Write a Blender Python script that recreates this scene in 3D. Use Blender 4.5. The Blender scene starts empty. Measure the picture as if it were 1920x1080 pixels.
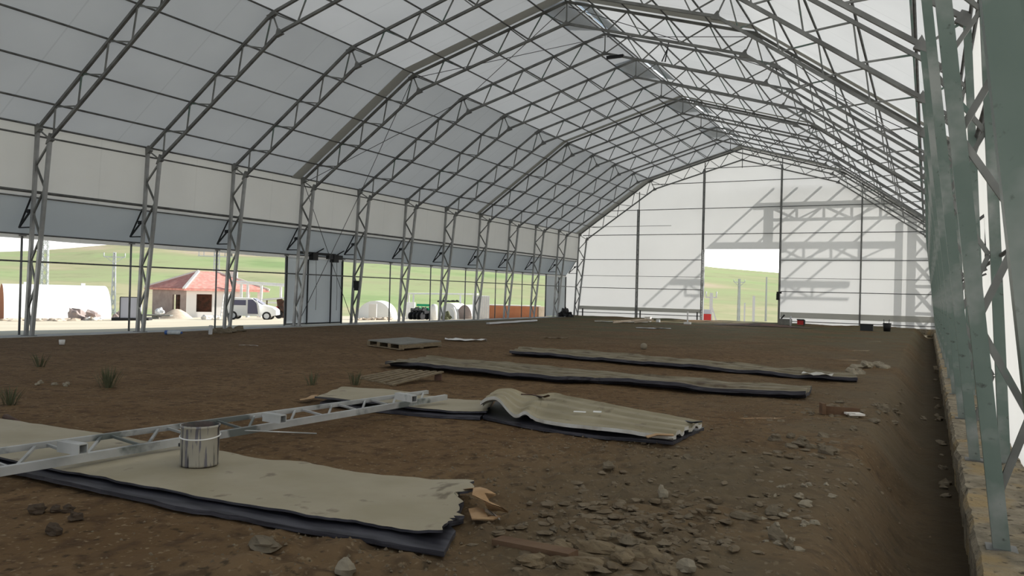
import bpy, math, random
from mathutils import Vector, Matrix, noise
random.seed(7)
C = bpy.context.scene.collection
SC = bpy.context.scene
PI = math.pi
# ------------------------------------------------------------------ camera
FPX, YAW, PITCH, ROLL = 1500.2, 0.47950, 0.00601, 0.02534
CAM = Vector((18.6595, -11.4958, 1.302))
FW = Vector((-math.sin(YAW)*math.cos(PITCH), math.cos(YAW)*math.cos(PITCH), math.sin(PITCH)))
R0 = Vector((math.cos(YAW), math.sin(YAW), 0)); U0 = R0.cross(FW)
RT = R0*math.cos(ROLL)+U0*math.sin(ROLL); UP = -R0*math.sin(ROLL)+U0*math.cos(ROLL)
cd = bpy.data.cameras.new('camera'); cam = bpy.data.objects.new('camera', cd); C.objects.link(cam)
cd.sensor_width = 36; cd.lens = FPX/1920*36; cd.clip_start = 0.05; cd.clip_end = 3000
m = Matrix((RT, UP, -FW)).transposed().to_4x4(); m.translation = CAM; cam.matrix_world = m
SC.camera = cam
# ------------------------------------------------------------------ world, sun, exposure
SUN = Vector((1.0, 1.3, 0.92)).normalized()
sd = bpy.data.lights.new('sun', 'SUN'); sd.energy = 4.0; sd.angle = 0.011; sd.color = (1.0, 0.955, 0.88)
so = bpy.data.objects.new('sun', sd); C.objects.link(so); so.rotation_euler = SUN.to_track_quat('Z', 'Y').to_euler(); so.location = (40, 50, 60)
W = bpy.data.worlds.new('world'); SC.world = W; W.use_nodes = True
nt = W.node_tree; nt.nodes.clear()
def N(nt, t, **k):
    n = nt.nodes.new(t)
    for a, b in k.items():
        if a.startswith('i_'): n.inputs[int(a[2:])].default_value = b
        else: setattr(n, a, b)
    return n
tc = N(nt, 'ShaderNodeTexCoord'); sx = N(nt, 'ShaderNodeSeparateXYZ'); nt.links.new(tc.outputs['Generated'], sx.inputs[0])
cr = N(nt, 'ShaderNodeValToRGB'); nt.links.new(sx.outputs[2], cr.inputs[0])
e = cr.color_ramp.elements; e[0].position = 0.0; e[0].color = (1.7, 1.69, 1.66, 1); e[1].position = 1.0; e[1].color = (0.085, 0.12, 0.165, 1)
k = e.new(0.13); k.color = (1.5, 1.5, 1.5, 1); k = e.new(0.30); k.color = (0.17, 0.21, 0.25, 1)
dt = N(nt, 'ShaderNodeVectorMath', operation='DOT_PRODUCT'); nt.links.new(tc.outputs['Generated'], dt.inputs[0]); dt.inputs[1].default_value = SUN
mx = N(nt, 'ShaderNodeMath', operation='MAXIMUM', i_1=0.0); nt.links.new(dt.outputs['Value'], mx.inputs[0])
pw = N(nt, 'ShaderNodeMath', operation='POWER', i_1=3.0); nt.links.new(mx.outputs[0], pw.inputs[0])
mr = N(nt, 'ShaderNodeMath', operation='MULTIPLY_ADD', i_1=3.4, i_2=0.60); nt.links.new(pw.outputs[0], mr.inputs[0])
bg = N(nt, 'ShaderNodeBackground'); nt.links.new(cr.outputs[0], bg.inputs[0]); nt.links.new(mr.outputs[0], bg.inputs[1])
wo = N(nt, 'ShaderNodeOutputWorld'); nt.links.new(bg.outputs[0], wo.inputs[0])
SC.view_settings.view_transform = 'Standard'; SC.view_settings.look = 'None'; SC.view_settings.gamma = 1
SC.view_settings.use_curve_mapping = False; SC.view_settings.exposure = 0.9
SC.cycles.use_denoising = True; SC.cycles.max_bounces = 10; SC.cycles.diffuse_bounces = 7; SC.cycles.transmission_bounces = 8
SC.cycles.sample_clamp_indirect = 6; SC.cycles.caustics_reflective = False; SC.cycles.caustics_refractive = False

# ------------------------------------------------------------------ unprojection (turns a measured pixel into a point on a plane)
def ray(px, py): return FW+RT*((px-960)/FPX)-UP*((py-540)/FPX)
def at(px, py, z=0.0):
    d = ray(px, py); return CAM+d*((z-CAM.z)/d.z)
def atY(px, py, Y):
    d = ray(px, py); return CAM+d*((Y-CAM.y)/d.y)
def sst(a, b, x):
    t = min(1, max(0, (x-a)/(b-a))); return t*t*(3-2*t)
def lerp(a, b, t): return a+(b-a)*t
def nz(x, y, z=0, s=1.0): return noise.noise(Vector((x*s, y*s, z)))

# ------------------------------------------------------------------ materials
def mat(name, col, rough=0.8, metal=0.0, col2=None, scale=6.0, det=4, bump=0.0, bscale=None, lo=0.35, hi=0.65, mapping=None, spec=0.3, extra=None):
    M = bpy.data.materials.new(name); M.use_nodes = True; t = M.node_tree
    b = t.nodes['Principled BSDF']; b.inputs['Roughness'].default_value = rough; b.inputs['Metallic'].default_value = metal
    b.inputs['Specular IOR Level'].default_value = spec
    b.inputs['Base Color'].default_value = (*col, 1)
    c = N(t, 'ShaderNodeTexCoord'); v = c.outputs['Object']
    if mapping:
        mp = N(t, 'ShaderNodeMapping'); mp.inputs['Scale'].default_value = mapping; t.links.new(v, mp.inputs[0]); v = mp.outputs[0]
    if col2:
        n = N(t, 'ShaderNodeTexNoise'); n.inputs['Scale'].default_value = scale; n.inputs['Detail'].default_value = det; t.links.new(v, n.inputs['Vector'])
        r = N(t, 'ShaderNodeValToRGB'); r.color_ramp.elements[0].position = lo; r.color_ramp.elements[1].position = hi
        r.color_ramp.elements[0].color = (*col, 1); r.color_ramp.elements[1].color = (*col2, 1)
        t.links.new(n.outputs[0], r.inputs[0]); t.links.new(r.outputs[0], b.inputs['Base Color'])
        last = r.outputs[0]
        for (c3, s3, l3, h3) in (extra or []):
            n3 = N(t, 'ShaderNodeTexNoise'); n3.inputs['Scale'].default_value = s3; n3.inputs['Detail'].default_value = 5; t.links.new(v, n3.inputs['Vector'])
            m3 = N(t, 'ShaderNodeMapRange'); m3.inputs[1].default_value = l3; m3.inputs[2].default_value = h3; t.links.new(n3.outputs[0], m3.inputs[0])
            x3 = N(t, 'ShaderNodeMix', data_type='RGBA'); x3.inputs[7].default_value = (*c3, 1)
            t.links.new(m3.outputs[0], x3.inputs[0]); t.links.new(last, x3.inputs[6]); last = x3.outputs[2]
        t.links.new(last, b.inputs['Base Color'])
    if bump:
        n2 = N(t, 'ShaderNodeTexNoise'); n2.inputs['Scale'].default_value = bscale or scale*3; n2.inputs['Detail'].default_value = 6; t.links.new(v, n2.inputs['Vector'])
        bp = N(t, 'ShaderNodeBump'); bp.inputs['Strength'].default_value = bump; bp.inputs['Distance'].default_value = 0.02
        t.links.new(n2.outputs[0], bp.inputs['Height']); t.links.new(bp.outputs[0], b.inputs['Normal'])
    return M
def membrane(name, refl, trans, tfac, seam=0.0, axis=1, period=3.0, off=0.9, smudge=0.10):
    """white coated fabric: reflects on the lit side, lets diffuse light through; optional welded seams every few metres"""
    M = bpy.data.materials.new(name); M.use_nodes = True; t = M.node_tree; t.nodes.clear()
    c = N(t, 'ShaderNodeTexCoord'); n = N(t, 'ShaderNodeTexNoise'); n.inputs['Scale'].default_value = 0.55; n.inputs['Detail'].default_value = 5
    t.links.new(c.outputs['Object'], n.inputs['Vector'])
    m1 = N(t, 'ShaderNodeMapRange'); m1.inputs[1].default_value = 0.3; m1.inputs[2].default_value = 0.75; m1.inputs[3].default_value = 1.0; m1.inputs[4].default_value = 1.0-smudge
    t.links.new(n.outputs[0], m1.inputs[0]); f = m1.outputs[0]
    if seam:
        s = N(t, 'ShaderNodeSeparateXYZ'); t.links.new(c.outputs['Object'], s.inputs[0])
        a = N(t, 'ShaderNodeMath', operation='ADD', i_1=90+off); t.links.new(s.outputs[axis], a.inputs[0])
        mo = N(t, 'ShaderNodeMath', operation='MODULO', i_1=period); t.links.new(a.outputs[0], mo.inputs[0])
        lt = N(t, 'ShaderNodeMath', operation='LESS_THAN', i_1=0.035); t.links.new(mo.outputs[0], lt.inputs[0])
        sc = N(t, 'ShaderNodeMath', operation='MULTIPLY', i_1=-seam); t.links.new(lt.outputs[0], sc.inputs[0])
        ad = N(t, 'ShaderNodeMath', operation='ADD'); t.links.new(f, ad.inputs[0]); t.links.new(sc.outputs[0], ad.inputs[1]); f = ad.outputs[0]
    def tint(col):
        v = N(t, 'ShaderNodeVectorMath', operation='SCALE'); v.inputs[0].default_value = col; t.links.new(f, v.inputs['Scale']); return v.outputs[0]
    d = N(t, 'ShaderNodeBsdfDiffuse'); t.links.new(tint(refl), d.inputs[0])
    r = N(t, 'ShaderNodeBsdfTranslucent'); t.links.new(tint(trans), r.inputs[0])
    x = N(t, 'ShaderNodeMixShader'); x.inputs[0].default_value = tfac; t.links.new(d.outputs[0], x.inputs[1]); t.links.new(r.outputs[0], x.inputs[2])
    o = N(t, 'ShaderNodeOutputMaterial'); t.links.new(x.outputs[0], o.inputs[0])
    return M
M = {}
M['roof'] = membrane('roof_fabric', (0.62, 0.63, 0.64), (0.78, 0.79, 0.79), 0.32, seam=0.10)
M['wallf'] = membrane('wall_fabric', (0.70, 0.70, 0.69), (0.78, 0.78, 0.77), 0.37, seam=0.05, off=1.3)
M['gable'] = membrane('gable_fabric', (0.66, 0.66, 0.66), (0.80, 0.81, 0.81), 0.225, smudge=0.05)
M['flap'] = membrane('flap_fabric', (0.62, 0.66, 0.69), (0.60, 0.66, 0.70), 0.25, smudge=0.08)
M['band'] = membrane('band_fabric', (0.50, 0.50, 0.47), (0.55, 0.55, 0.50), 0.20)
M['steel'] = mat('galvanised_steel', (0.13, 0.132, 0.13), 0.5, 0.3, (0.24, 0.245, 0.24), 2.0, spec=0.4)
M['lit_column_steel'] = mat('lit_column_steel', (0.22, 0.225, 0.225), 0.45, 0.3, (0.40, 0.41, 0.415), 1.6, spec=0.5)  # steel lightened to carry the outdoor ground light on the left columns
M['tube'] = mat('purlin_tube', (0.09, 0.092, 0.09), 0.5, 0.3, (0.15, 0.152, 0.15), 4.0)
M['dark_steel'] = mat('dark_steel', (0.035, 0.037, 0.04), 0.5, 0.4)
M['paint_steel'] = mat('green_primed_steel', (0.095, 0.14, 0.12), 0.42, 0.0, (0.13, 0.175, 0.155), 2.2, spec=0.5, extra=[((0.27, 0.29, 0.28), 1.6, 0.50, 0.62), ((0.03, 0.035, 0.03), 14, 0.66, 0.76)])
M['web_steel'] = mat('web_steel', (0.12, 0.125, 0.12), 0.5, 0.3, (0.25, 0.255, 0.25), 2.0, extra=[((0.12, 0.17, 0.15), 1.5, 0.56, 0.6)])
M['concrete'] = mat('concrete', (0.17, 0.145, 0.105), 0.95, 0, (0.30, 0.26, 0.19), 7, det=8, bump=1.0, bscale=30, extra=[((0.31, 0.23, 0.12), 2.5, 0.52, 0.66), ((0.07, 0.058, 0.04), 16, 0.58, 0.68)])
M['kerb_grey'] = mat('kerb_grey', (0.40, 0.40, 0.39), 0.95, 0, (0.5, 0.5, 0.49), 4, bump=0.3)
M['beige'] = mat('beige_sheet', (0.31, 0.27, 0.18), 0.55, 0, (0.36, 0.315, 0.225), 2.5, bump=0.15, bscale=8, extra=[((0.16, 0.13, 0.085), 5.0, 0.64, 0.72)], spec=0.4)
M['beige2'] = mat('beige_corrugated_sheet', (0.26, 0.225, 0.145), 0.6, 0, (0.33, 0.29, 0.195), 2.5, bump=0.2, bscale=9, extra=[((0.13, 0.10, 0.065), 4.0, 0.60, 0.72)])
M['olive'] = mat('dusty_olive_sheet', (0.16, 0.135, 0.088), 0.7, 0, (0.24, 0.21, 0.145), 2.5, bump=0.2, extra=[((0.10, 0.075, 0.05), 3.0, 0.55, 0.7)])
M['bluegrey'] = mat('dark_sheet_edge', (0.022, 0.022, 0.03), 0.45, 0.2, (0.075, 0.075, 0.092), 3, mapping=(1, 6, 20))
M['white'] = mat('white_paint', (0.72, 0.72, 0.71), 0.6, 0, (0.8, 0.8, 0.79), 3)
M['foil'] = mat('white_foam_edge', (0.60, 0.60, 0.58), 0.7, 0, (0.42, 0.40, 0.35), 5)
M['tan'] = mat('torn_tan_lining', (0.36, 0.22, 0.11), 0.8, 0, (0.45, 0.30, 0.17), 8, bump=0.4)
M['tin'] = mat('paint_streaked_tin', (0.03, 0.03, 0.04), 0.35, 0.2, (0.33, 0.31, 0.26), 2.2, det=6, mapping=(11, 11, 0.8), lo=0.43, hi=0.49, spec=0.6, extra=[((0.13, 0.125, 0.15), 3.0, 0.54, 0.58)])
M['tinside'] = mat('tin_inside', (0.06, 0.075, 0.07), 0.5, 0, (0.16, 0.11, 0.10), 9)
M['silver'] = mat('lying_truss_steel', (0.34, 0.35, 0.35), 0.42, 0.3, (0.50, 0.51, 0.51), 3, spec=0.5, extra=[((0.15, 0.17, 0.165), 2.0, 0.55, 0.6)])
M['wood'] = mat('weathered_wood', (0.16, 0.125, 0.08), 0.85, 0, (0.25, 0.20, 0.13), 6, mapping=(2, 2, 14), bump=0.3)
M['woodgrey'] = mat('grey_board', (0.17, 0.17, 0.155), 0.8, 0, (0.22, 0.22, 0.2), 5)
M['woodred'] = mat('reddish_plank', (0.12, 0.068, 0.04), 0.9, 0, (0.16, 0.10, 0.06), 5, bump=0.4)
M['stone'] = mat('dusty_stone', (0.125, 0.10, 0.068), 0.95, 0, (0.19, 0.16, 0.115), 5, bump=0.5, bscale=30)
M['palestone'] = mat('pale_stone', (0.22, 0.19, 0.14), 0.95, 0, (0.30, 0.265, 0.20), 6, bump=0.4)
M['crumb'] = mat('earth_crumb', (0.13, 0.098, 0.062), 0.97, 0, (0.18, 0.145, 0.10), 9)
M['mud'] = mat('dried_clay', (0.15, 0.11, 0.066), 1, 0, (0.23, 0.18, 0.115), 6, bump=0.8, bscale=25, mapping=(1, 4, 1))
M['clod'] = mat('dark_clod', (0.055, 0.04, 0.028), 1, 0, (0.09, 0.065, 0.045), 8, bump=0.6)
M['leaf'] = mat('weed_leaf', (0.075, 0.08, 0.042), 0.9, 0, (0.11, 0.115, 0.065), 10)
M['cable'] = mat('steel_cable', (0.10, 0.10, 0.10), 0.5, 0.5)
M['black'] = mat('black_plastic', (0.015, 0.015, 0.017), 0.5)
M['blue'] = mat('blue_plastic', (0.05, 0.12, 0.35), 0.4)
M['plastic'] = mat('cloudy_plastic', (0.42, 0.46, 0.5), 0.25, 0, (0.55, 0.6, 0.63), 12, spec=0.6)
M['redroof'] = mat('red_roof_tiles', (0.62, 0.25, 0.21), 0.7, 0, (0.72, 0.36, 0.30), 3)
M['plaster'] = mat('grey_pink_plaster', (0.36, 0.29, 0.27), 0.95, 0, (0.45, 0.37, 0.34), 1.5)
M['cream'] = mat('pale_render', (0.75, 0.72, 0.68), 0.95)
M['sand'] = mat('heaped_sand', (0.52, 0.42, 0.32), 1, 0, (0.60, 0.50, 0.40), 4, bump=0.3)
M['tunnel'] = mat('white_tunnel_sheet', (0.80, 0.80, 0.79), 0.6, 0, (0.85, 0.85, 0.84), 1)
M['brown'] = mat('brown_dark', (0.06, 0.045, 0.035), 0.8, 0, (0.14, 0.07, 0.05), 3)
M['terracotta'] = mat('terracotta', (0.42, 0.16, 0.08), 0.9, 0, (0.48, 0.20, 0.10), 2)
M['glass'] = mat('car_glass', (0.03, 0.03, 0.10), 0.15, 0, spec=0.8)
M['red'] = mat('red_paint', (0.45, 0.03, 0.03), 0.5)
M['greenpl'] = mat('green_cloth', (0.02, 0.35, 0.16), 0.7)
M['palegrey'] = mat('pale_grey_metal', (0.55, 0.56, 0.58), 0.5)
M['container_side'] = mat('bluegrey_panel', (0.42, 0.43, 0.50), 0.6)

# ------------------------------------------------------------------ mesh builder
class MB:
    def __init__(s): s.v = []; s.f = []; s.sm = []
    def quad(s, *p):
        i = len(s.v); s.v += [tuple(q) for q in p]; s.f.append(tuple(range(i, i+len(p)))); s.sm.append(False)
    def beam(s, p, q, w, h=None, hint=Vector((0, 1, 0))):
        p = Vector(p); q = Vector(q); h = h or w; d = (q-p).normalized()
        a = d.cross(hint)
        if a.length < 1e-3: a = d.cross(Vector((1, 0, 0)))
        a.normalize(); b = d.cross(a).normalized(); i = len(s.v)
        for o in (p, q):
            for sa, sb in ((-1, -1), (1, -1), (1, 1), (-1, 1)): s.v.append(tuple(o+a*(sa*w/2)+b*(sb*h/2)))
        for f in ((3, 2, 1, 0), (4, 5, 6, 7), (0, 1, 5, 4), (1, 2, 6, 5), (2, 3, 7, 6), (3, 0, 4, 7)): s.f.append(tuple(i+j for j in f)); s.sm.append(False)
        return s
    def box(s, c, dx, dy, dz, rz=0.0):
        c = Vector(c); x = Vector((math.cos(rz), math.sin(rz), 0)); i = len(s.v); y = Vector((-x.y, x.x, 0)); z = Vector((0, 0, 1))
        for k in (-1, 1):
            for a, b in ((-1, -1), (1, -1), (1, 1), (-1, 1)): s.v.append(tuple(c+x*(a*dx/2)+y*(b*dy/2)+z*(k*dz/2)))
        for f in ((3, 2, 1, 0), (4, 5, 6, 7), (0, 1, 5, 4), (1, 2, 6, 5), (2, 3, 7, 6), (3, 0, 4, 7)): s.f.append(tuple(i+j for j in f)); s.sm.append(False)
        return s
    def tube(s, pts, r, n=8, caps=True):
        pts = [Vector(p) for p in pts]; rings = []
        for k, p in enumerate(pts):
            d = (pts[min(k+1, len(pts)-1)]-pts[max(k-1, 0)]).normalized()
            a = d.cross(Vector((0, 0, 1)))
            if a.length < 1e-2: a = d.cross(Vector((0, 1, 0)))
            a.normalize(); b = d.cross(a).normalized(); i = len(s.v); rr = r[k] if isinstance(r, (list, tuple)) else r
            for j in range(n):
                t = 2*PI*j/n; s.v.append(tuple(p+a*(math.cos(t)*rr)+b*(math.sin(t)*rr)))
            rings.append(i)
        for i, j in zip(rings, rings[1:]):
            for k in range(n): s.f.append((i+k, i+(k+1) % n, j+(k+1) % n, j+k)); s.sm.append(True)
        if caps:
            s.f.append(tuple(rings[0]+k for k in range(n))[::-1]); s.sm.append(False)
            s.f.append(tuple(rings[-1]+k for k in range(n))); s.sm.append(False)
        return s
    def lathe(s, c, prof, n=32):
        c = Vector(c); rings = []
        for r, z in prof:
            i = len(s.v)
            for j in range(n): t = 2*PI*j/n; s.v.append((c.x+r*math.cos(t), c.y+r*math.sin(t), c.z+z))
            rings.append(i)
        for i, j in zip(rings, rings[1:]):
            for k in range(n): s.f.append((i+k, i+(k+1) % n, j+(k+1) % n, j+k)); s.sm.append(True)
        return s
    def grid(s, rows, smooth=True):
        i = len(s.v); n = len(rows[0])
        for r in rows: s.v += [tuple(p) for p in r]
        for a in range(len(rows)-1):
            for b in range(n-1): s.f.append((i+a*n+b, i+a*n+b+1, i+(a+1)*n+b+1, i+(a+1)*n+b)); s.sm.append(smooth)
        return s
    def prism(s, pts, vec):
        vec = Vector(vec); n = len(pts); i = len(s.v)
        s.v += [tuple(p) for p in pts]+[tuple(Vector(p)+vec) for p in pts]
        s.f.append(tuple(i+k for k in range(n))[::-1]); s.f.append(tuple(i+n+k for k in range(n))); s.sm += [False, False]
        for k in range(n): s.f.append((i+k, i+(k+1) % n, i+n+(k+1) % n, i+n+k)); s.sm.append(False)
        return s
    def blob(s, c, rx, ry, rz_, seed=0, amp=0.3, flat=0.5, n=3):
        """angular stone: perturbed low sphere with flattened base"""
        c = Vector(c); nu, nv = 5+n, 3+n; i = len(s.v)
        ang = random.uniform(0, PI); ca, sa = math.cos(ang), math.sin(ang)
        for a in range(nv+1):
            ph = PI*a/nv
            for b in range(nu):
                th = 2*PI*b/nu; x = math.sin(ph)*math.cos(th); y = math.sin(ph)*math.sin(th); z = math.cos(ph)
                k = 1+amp*noise.noise(Vector((x*1.6+seed, y*1.6, z*1.6+seed*.7)))*2
                x *= k*rx; y *= k*ry; z = max(z*k, -flat)*rz_
                s.v.append((c.x+x*ca-y*sa, c.y+x*sa+y*ca, c.z+z))
        for a in range(nv):
            for b in range(nu): s.f.append((i+a*nu+b, i+(a+1)*nu+b, i+(a+1)*nu+(b+1) % nu, i+a*nu+(b+1) % nu)); s.sm.append(False)
        return s
    def obj(s, name, material, parent=None, origin=None):
        me = bpy.data.meshes.new(name); o = Vector(origin) if origin is not None else Vector((0, 0, 0))
        me.from_pydata([tuple(Vector(v)-o) for v in s.v], [], s.f)
        me.polygons.foreach_set('use_smooth', s.sm); me.materials.append(M[material] if isinstance(material, str) else material); me.update()
        ob = bpy.data.objects.new(name, me); C.objects.link(ob)
        if parent is not None: ob.parent = parent
        else: ob.location = o
        return ob
def tag(o, label, cat, group=None, kind=None):
    if label: o['label'] = label
    if cat: o['category'] = cat
    if group: o['group'] = group
    if kind: o['kind'] = kind
    return o
def struct(o, label=None, cat=None):
    o['kind'] = 'structure'
    if label: o['label'] = label
    if cat: o['category'] = cat
    return o
def thing(name, label, cat, loc=(0, 0, 0), group=None, rz=0):
    o = bpy.data.objects.new(name, None); C.objects.link(o); o.location = loc; o.rotation_euler = (0, 0, rz); o.empty_display_size = 0.1
    return tag(o, label, cat, group)
CH = {}
def kids(o): return CH.get(o.name) or [c for c in o.children]
def copy_tree(o, loc, label=None):
    c = o.copy(); C.objects.link(c); c.location = loc
    if label: c['label'] = label
    for ch in list(o.children):
        d = ch.copy(); C.objects.link(d); d.parent = c
        for g in list(ch.children):
            h = g.copy(); C.objects.link(h); h.parent = d
    return c
ORD = ['first', 'second', 'third', 'fourth', 'fifth', 'sixth', 'seventh', 'eighth', 'ninth', 'tenth', 'eleventh', 'twelfth', 'thirteenth', 'fourteenth', 'fifteenth', 'sixteenth', 'seventeenth']
def OL(i, n): return 'leftmost of them' if i == 0 else ('rightmost of them' if i == n-1 else '%s from the left' % ORD[i])

# ------------------------------------------------------------------ hall geometry
XM = 9.5125; YE = 33.0; YB = -12.0
def mir(p): return (2*XM-p[0], p[1])
PO = [(-.22, 0), (0, 4.88), (4.35, 7.97), (XM, 9.50)]
PI_ = [(0.0, 0.0), (.48, 4.60), (4.59, 7.46), (XM, 8.89)]
STEEP = [(.65, 5.34), (1.57, 6.0), (2.48, 6.64), (3.40, 7.295)]
SHAL = [(5.49, 8.31), (6.66, 8.655), (7.73, 8.97), (8.78, 9.285)]
STEEP_I = [(.60, 4.685), (1.47, 5.29), (2.36, 5.91), (3.25, 6.53), (4.12, 7.135)]
SHAL_I = [(5.16, 7.625), (6.26, 7.945), (7.31, 8.25), (8.29, 8.535)]
def off_profile(o):
    """outer profile pushed outwards by o, left half then right half"""
    pts = [(-.22, 0), (0, 4.88), (4.35, 7.97), (XM, 9.5)]
    q = [(pts[0][0]-o, 0), (pts[1][0]-o*.85, pts[1][1]+o*.55), (pts[2][0]-o*.42, pts[2][1]+o*.95), (XM, 9.5+o*1.04)]
    return q+[mir(p) for p in q[:3]][::-1]
OP = off_profile(0.11)

# floor height inside the hall
def floor_z(x, y):
    z = 0.022*nz(x, y, 0, .5)+0.012*nz(x, y, 3, 2.1)+0.006*nz(x, y, 7, 7)
    if x > 12: z += 0.010*max(0, nz(x, y, 9, 5))*sst(12, 14, x)
    rub = sst(15.0, 16.2, x)*sst(-2.5, -5.5, y)*(1-sst(17.6, 18.2, x))
    z += rub*(0.065*abs(nz(x, y, 5, 4.5))+0.035*nz(x, y, 1, 11))
    z += 0.10*math.exp(-((x-17.1)/.55)**2-((y+8.9)/.45)**2)
    edge = 18.30+0.10*nz(x*0, y, 2, .9)+0.05*nz(0, y, 4, 3)
    t = sst(edge-.20, edge+.35, x); z = z*(1-.5*t)-0.47*t
    if x > 18.4: z += 0.03*nz(x, y, 2, 6)
    t2 = sst(.6, -.1, x); z = z*(1-t2)-0.02*t2
    if y > 30: z += 0.10*sst(30.5, 32.3, y)*(0.6+0.5*nz(x, y, 8, .8))
    return z
def axis(pts):
    r = []
    for a, b, s in pts:
        n = max(1, int(round((b-a)/s))); r += [a+(b-a)*i/n for i in range(n)]
    return r+[pts[-1][1]]
xs = axis([(-.45, 10, .25), (10, 15, .10), (15, 19.05, .05)]); ys = axis([(YB-.6, -9.6, .2), (-9.6, -5.5, .05), (-5.5, -1, .10), (-1, 10, .22), (10, YE-.05, .4)])
fm = MB(); fm.grid([[(x, y, floor_z(x, y)) for x in xs] for y in ys])
F = M['floor'] = mat('bare_earth', (0.122, 0.075, 0.037), 0.97, 0, (0.165, 0.106, 0.056), 1.1, det=8, bump=0.7, bscale=18, spec=0.1,
                     extra=[((0.085, 0.052, 0.028), 7.0, 0.50, 0.64), ((0.23, 0.17, 0.105), 26, 0.60, 0.70), ((0.06, 0.04, 0.022), 17, 0.60, 0.70)])
# green growth and rubble tint by place
t = F.node_tree; b = t.nodes['Principled BSDF']; src = b.inputs['Base Color'].links[0].from_socket
c = N(t, 'ShaderNodeTexCoord'); s = N(t, 'ShaderNodeSeparateXYZ'); t.links.new(c.outputs['Object'], s.inputs[0])
n = N(t, 'ShaderNodeTexNoise'); n.inputs['Scale'].default_value = .45; n.inputs['Detail'].default_value = 6; t.links.new(c.outputs['Object'], n.inputs['Vector'])
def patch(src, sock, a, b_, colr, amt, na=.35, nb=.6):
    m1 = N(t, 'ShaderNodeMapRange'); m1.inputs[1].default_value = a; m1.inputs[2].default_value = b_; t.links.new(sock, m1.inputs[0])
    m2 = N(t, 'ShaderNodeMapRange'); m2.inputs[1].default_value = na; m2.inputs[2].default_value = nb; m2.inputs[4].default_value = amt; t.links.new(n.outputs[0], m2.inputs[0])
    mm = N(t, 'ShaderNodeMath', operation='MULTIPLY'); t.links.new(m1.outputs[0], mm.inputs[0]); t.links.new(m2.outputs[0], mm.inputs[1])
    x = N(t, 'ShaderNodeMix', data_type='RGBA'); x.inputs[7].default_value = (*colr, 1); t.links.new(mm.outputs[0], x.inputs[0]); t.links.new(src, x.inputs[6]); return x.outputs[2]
src = patch(src, s.outputs[1], 6, 20, (0.085, 0.088, 0.048), 0.85)
src = patch(src, s.outputs[0], 15.3, 17.0, (0.125, 0.105, 0.072), 0.7, .3, .6)
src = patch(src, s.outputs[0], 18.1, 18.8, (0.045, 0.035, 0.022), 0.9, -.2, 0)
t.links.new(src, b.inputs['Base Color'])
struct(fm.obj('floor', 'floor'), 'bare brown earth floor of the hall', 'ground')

# ------------------------------------------------------------------ terrain outside
def crest(u):
    K = [(-1.6, 30), (-.9, 34), (-.64, 45), (-.55, 58), (-.49, 71), (-.40, 75), (-.25, 86), (0, 84), (.2, 68), (.24, 61), (.335, 51), (.5, 44), (.8, 40), (1.6, 35)]
    for (a, x), (b_, y) in zip(K, K[1:]):
        if a <= u <= b_: return lerp(x, y, (u-a)/(b_-a))
    return 35
def base_z(x, y):
    sx_ = max(0, -1.2-x); s2 = max(sx_, x-20.5, y-34, -13-y, 0)
    return -0.06-0.033*min(s2, 110)-0.009*max(0, min(y, 90))*min(1, sx_/8)
def ground_z(x, y):
    z = base_z(x, y)
    if -0.9 < x < 19.9 and -12.9 < y < 33.6: return -0.9
    d = Vector((x-CAM.x, y-CAM.y, 0)); dep = d.dot(FW); r = d.length
    if dep > 0.15*r: u = d.dot(R0)/dep
    else: u = 1.6 if d.dot(R0) > 0 else -1.6
    hc = crest(max(-1.6, min(1.6, u)))/FPX*520+1.3+4
    g = sst(120, 560, r*1.0)
    z += hc*g*(1-0.35*sst(600, 1000, r)) + g*2.2*nz(x, y, 0, .006)
    if r < 60: z += 0.05*nz(x, y, 0, .4)
    return z
rad = [0.0, 12, 18, 22, 26, 30, 34, 38, 42, 47, 52, 58, 65, 73, 82, 92, 105, 120, 140, 160, 185, 210, 240, 270, 300, 335, 370, 410, 450, 490, 530, 570, 620, 700, 820, 1000, 1300]
gm = MB()
gx = axis([(-900, -300, 60), (-300, -100, 20), (-100, -40, 5), (-40, -1.2, 1.0), (-1.2, -.9, .3), (-.9, -.8, .1), (-.8, 19.8, 4), (19.8, 19.9, .1), (19.9, 20.2, .3), (20.2, 40, 2), (40, 120, 10), (120, 900, 60)])
gy = axis([(-300, -60, 30), (-60, -13.2, 5), (-13.2, -12.9, .3), (-12.9, -12.8, .1), (-12.8, 33.5, 1.5), (33.5, 33.7, .2), (33.7, 60, 1.5), (60, 120, 5), (120, 300, 15), (300, 1000, 35)])
gm.grid([[(x, y, ground_z(x, y)) for x in gx] for y in gy])
G = M['land'] = mat('land', (0.60, 0.54, 0.42), 1.0, 0, (0.70, 0.63, 0.50), 0.2, det=8, spec=0.0)
t = G.node_tree; b = t.nodes['Principled BSDF']; near = b.inputs['Base Color'].links[0].from_socket
c = N(t, 'ShaderNodeTexCoord'); mp = N(t, 'ShaderNodeMapping'); mp.inputs['Scale'].default_value = (0.010, 0.019, 0.04); mp.inputs['Rotation'].default_value = (0, 0, .6); t.links.new(c.outputs['Object'], mp.inputs[0])
n = N(t, 'ShaderNodeTexNoise'); n.inputs['Scale'].default_value = 1.0; n.inputs['Detail'].default_value = 7; n.inputs['Roughness'].default_value = .55; t.links.new(mp.outputs[0], n.inputs['Vector'])
r = N(t, 'ShaderNodeValToRGB'); el = r.color_ramp.elements; el[0].position = .34; el[0].color = (0.50, 0.42, 0.31, 1); el[1].position = .66; el[1].color = (0.27, 0.36, 0.17, 1)
for p_, c_ in ((.42, (0.43, 0.41, 0.25, 1)), (.48, (0.36, 0.38, 0.22, 1)), (.57, (0.36, 0.42, 0.22, 1))): q = el.new(p_); q.color = c_
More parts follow.
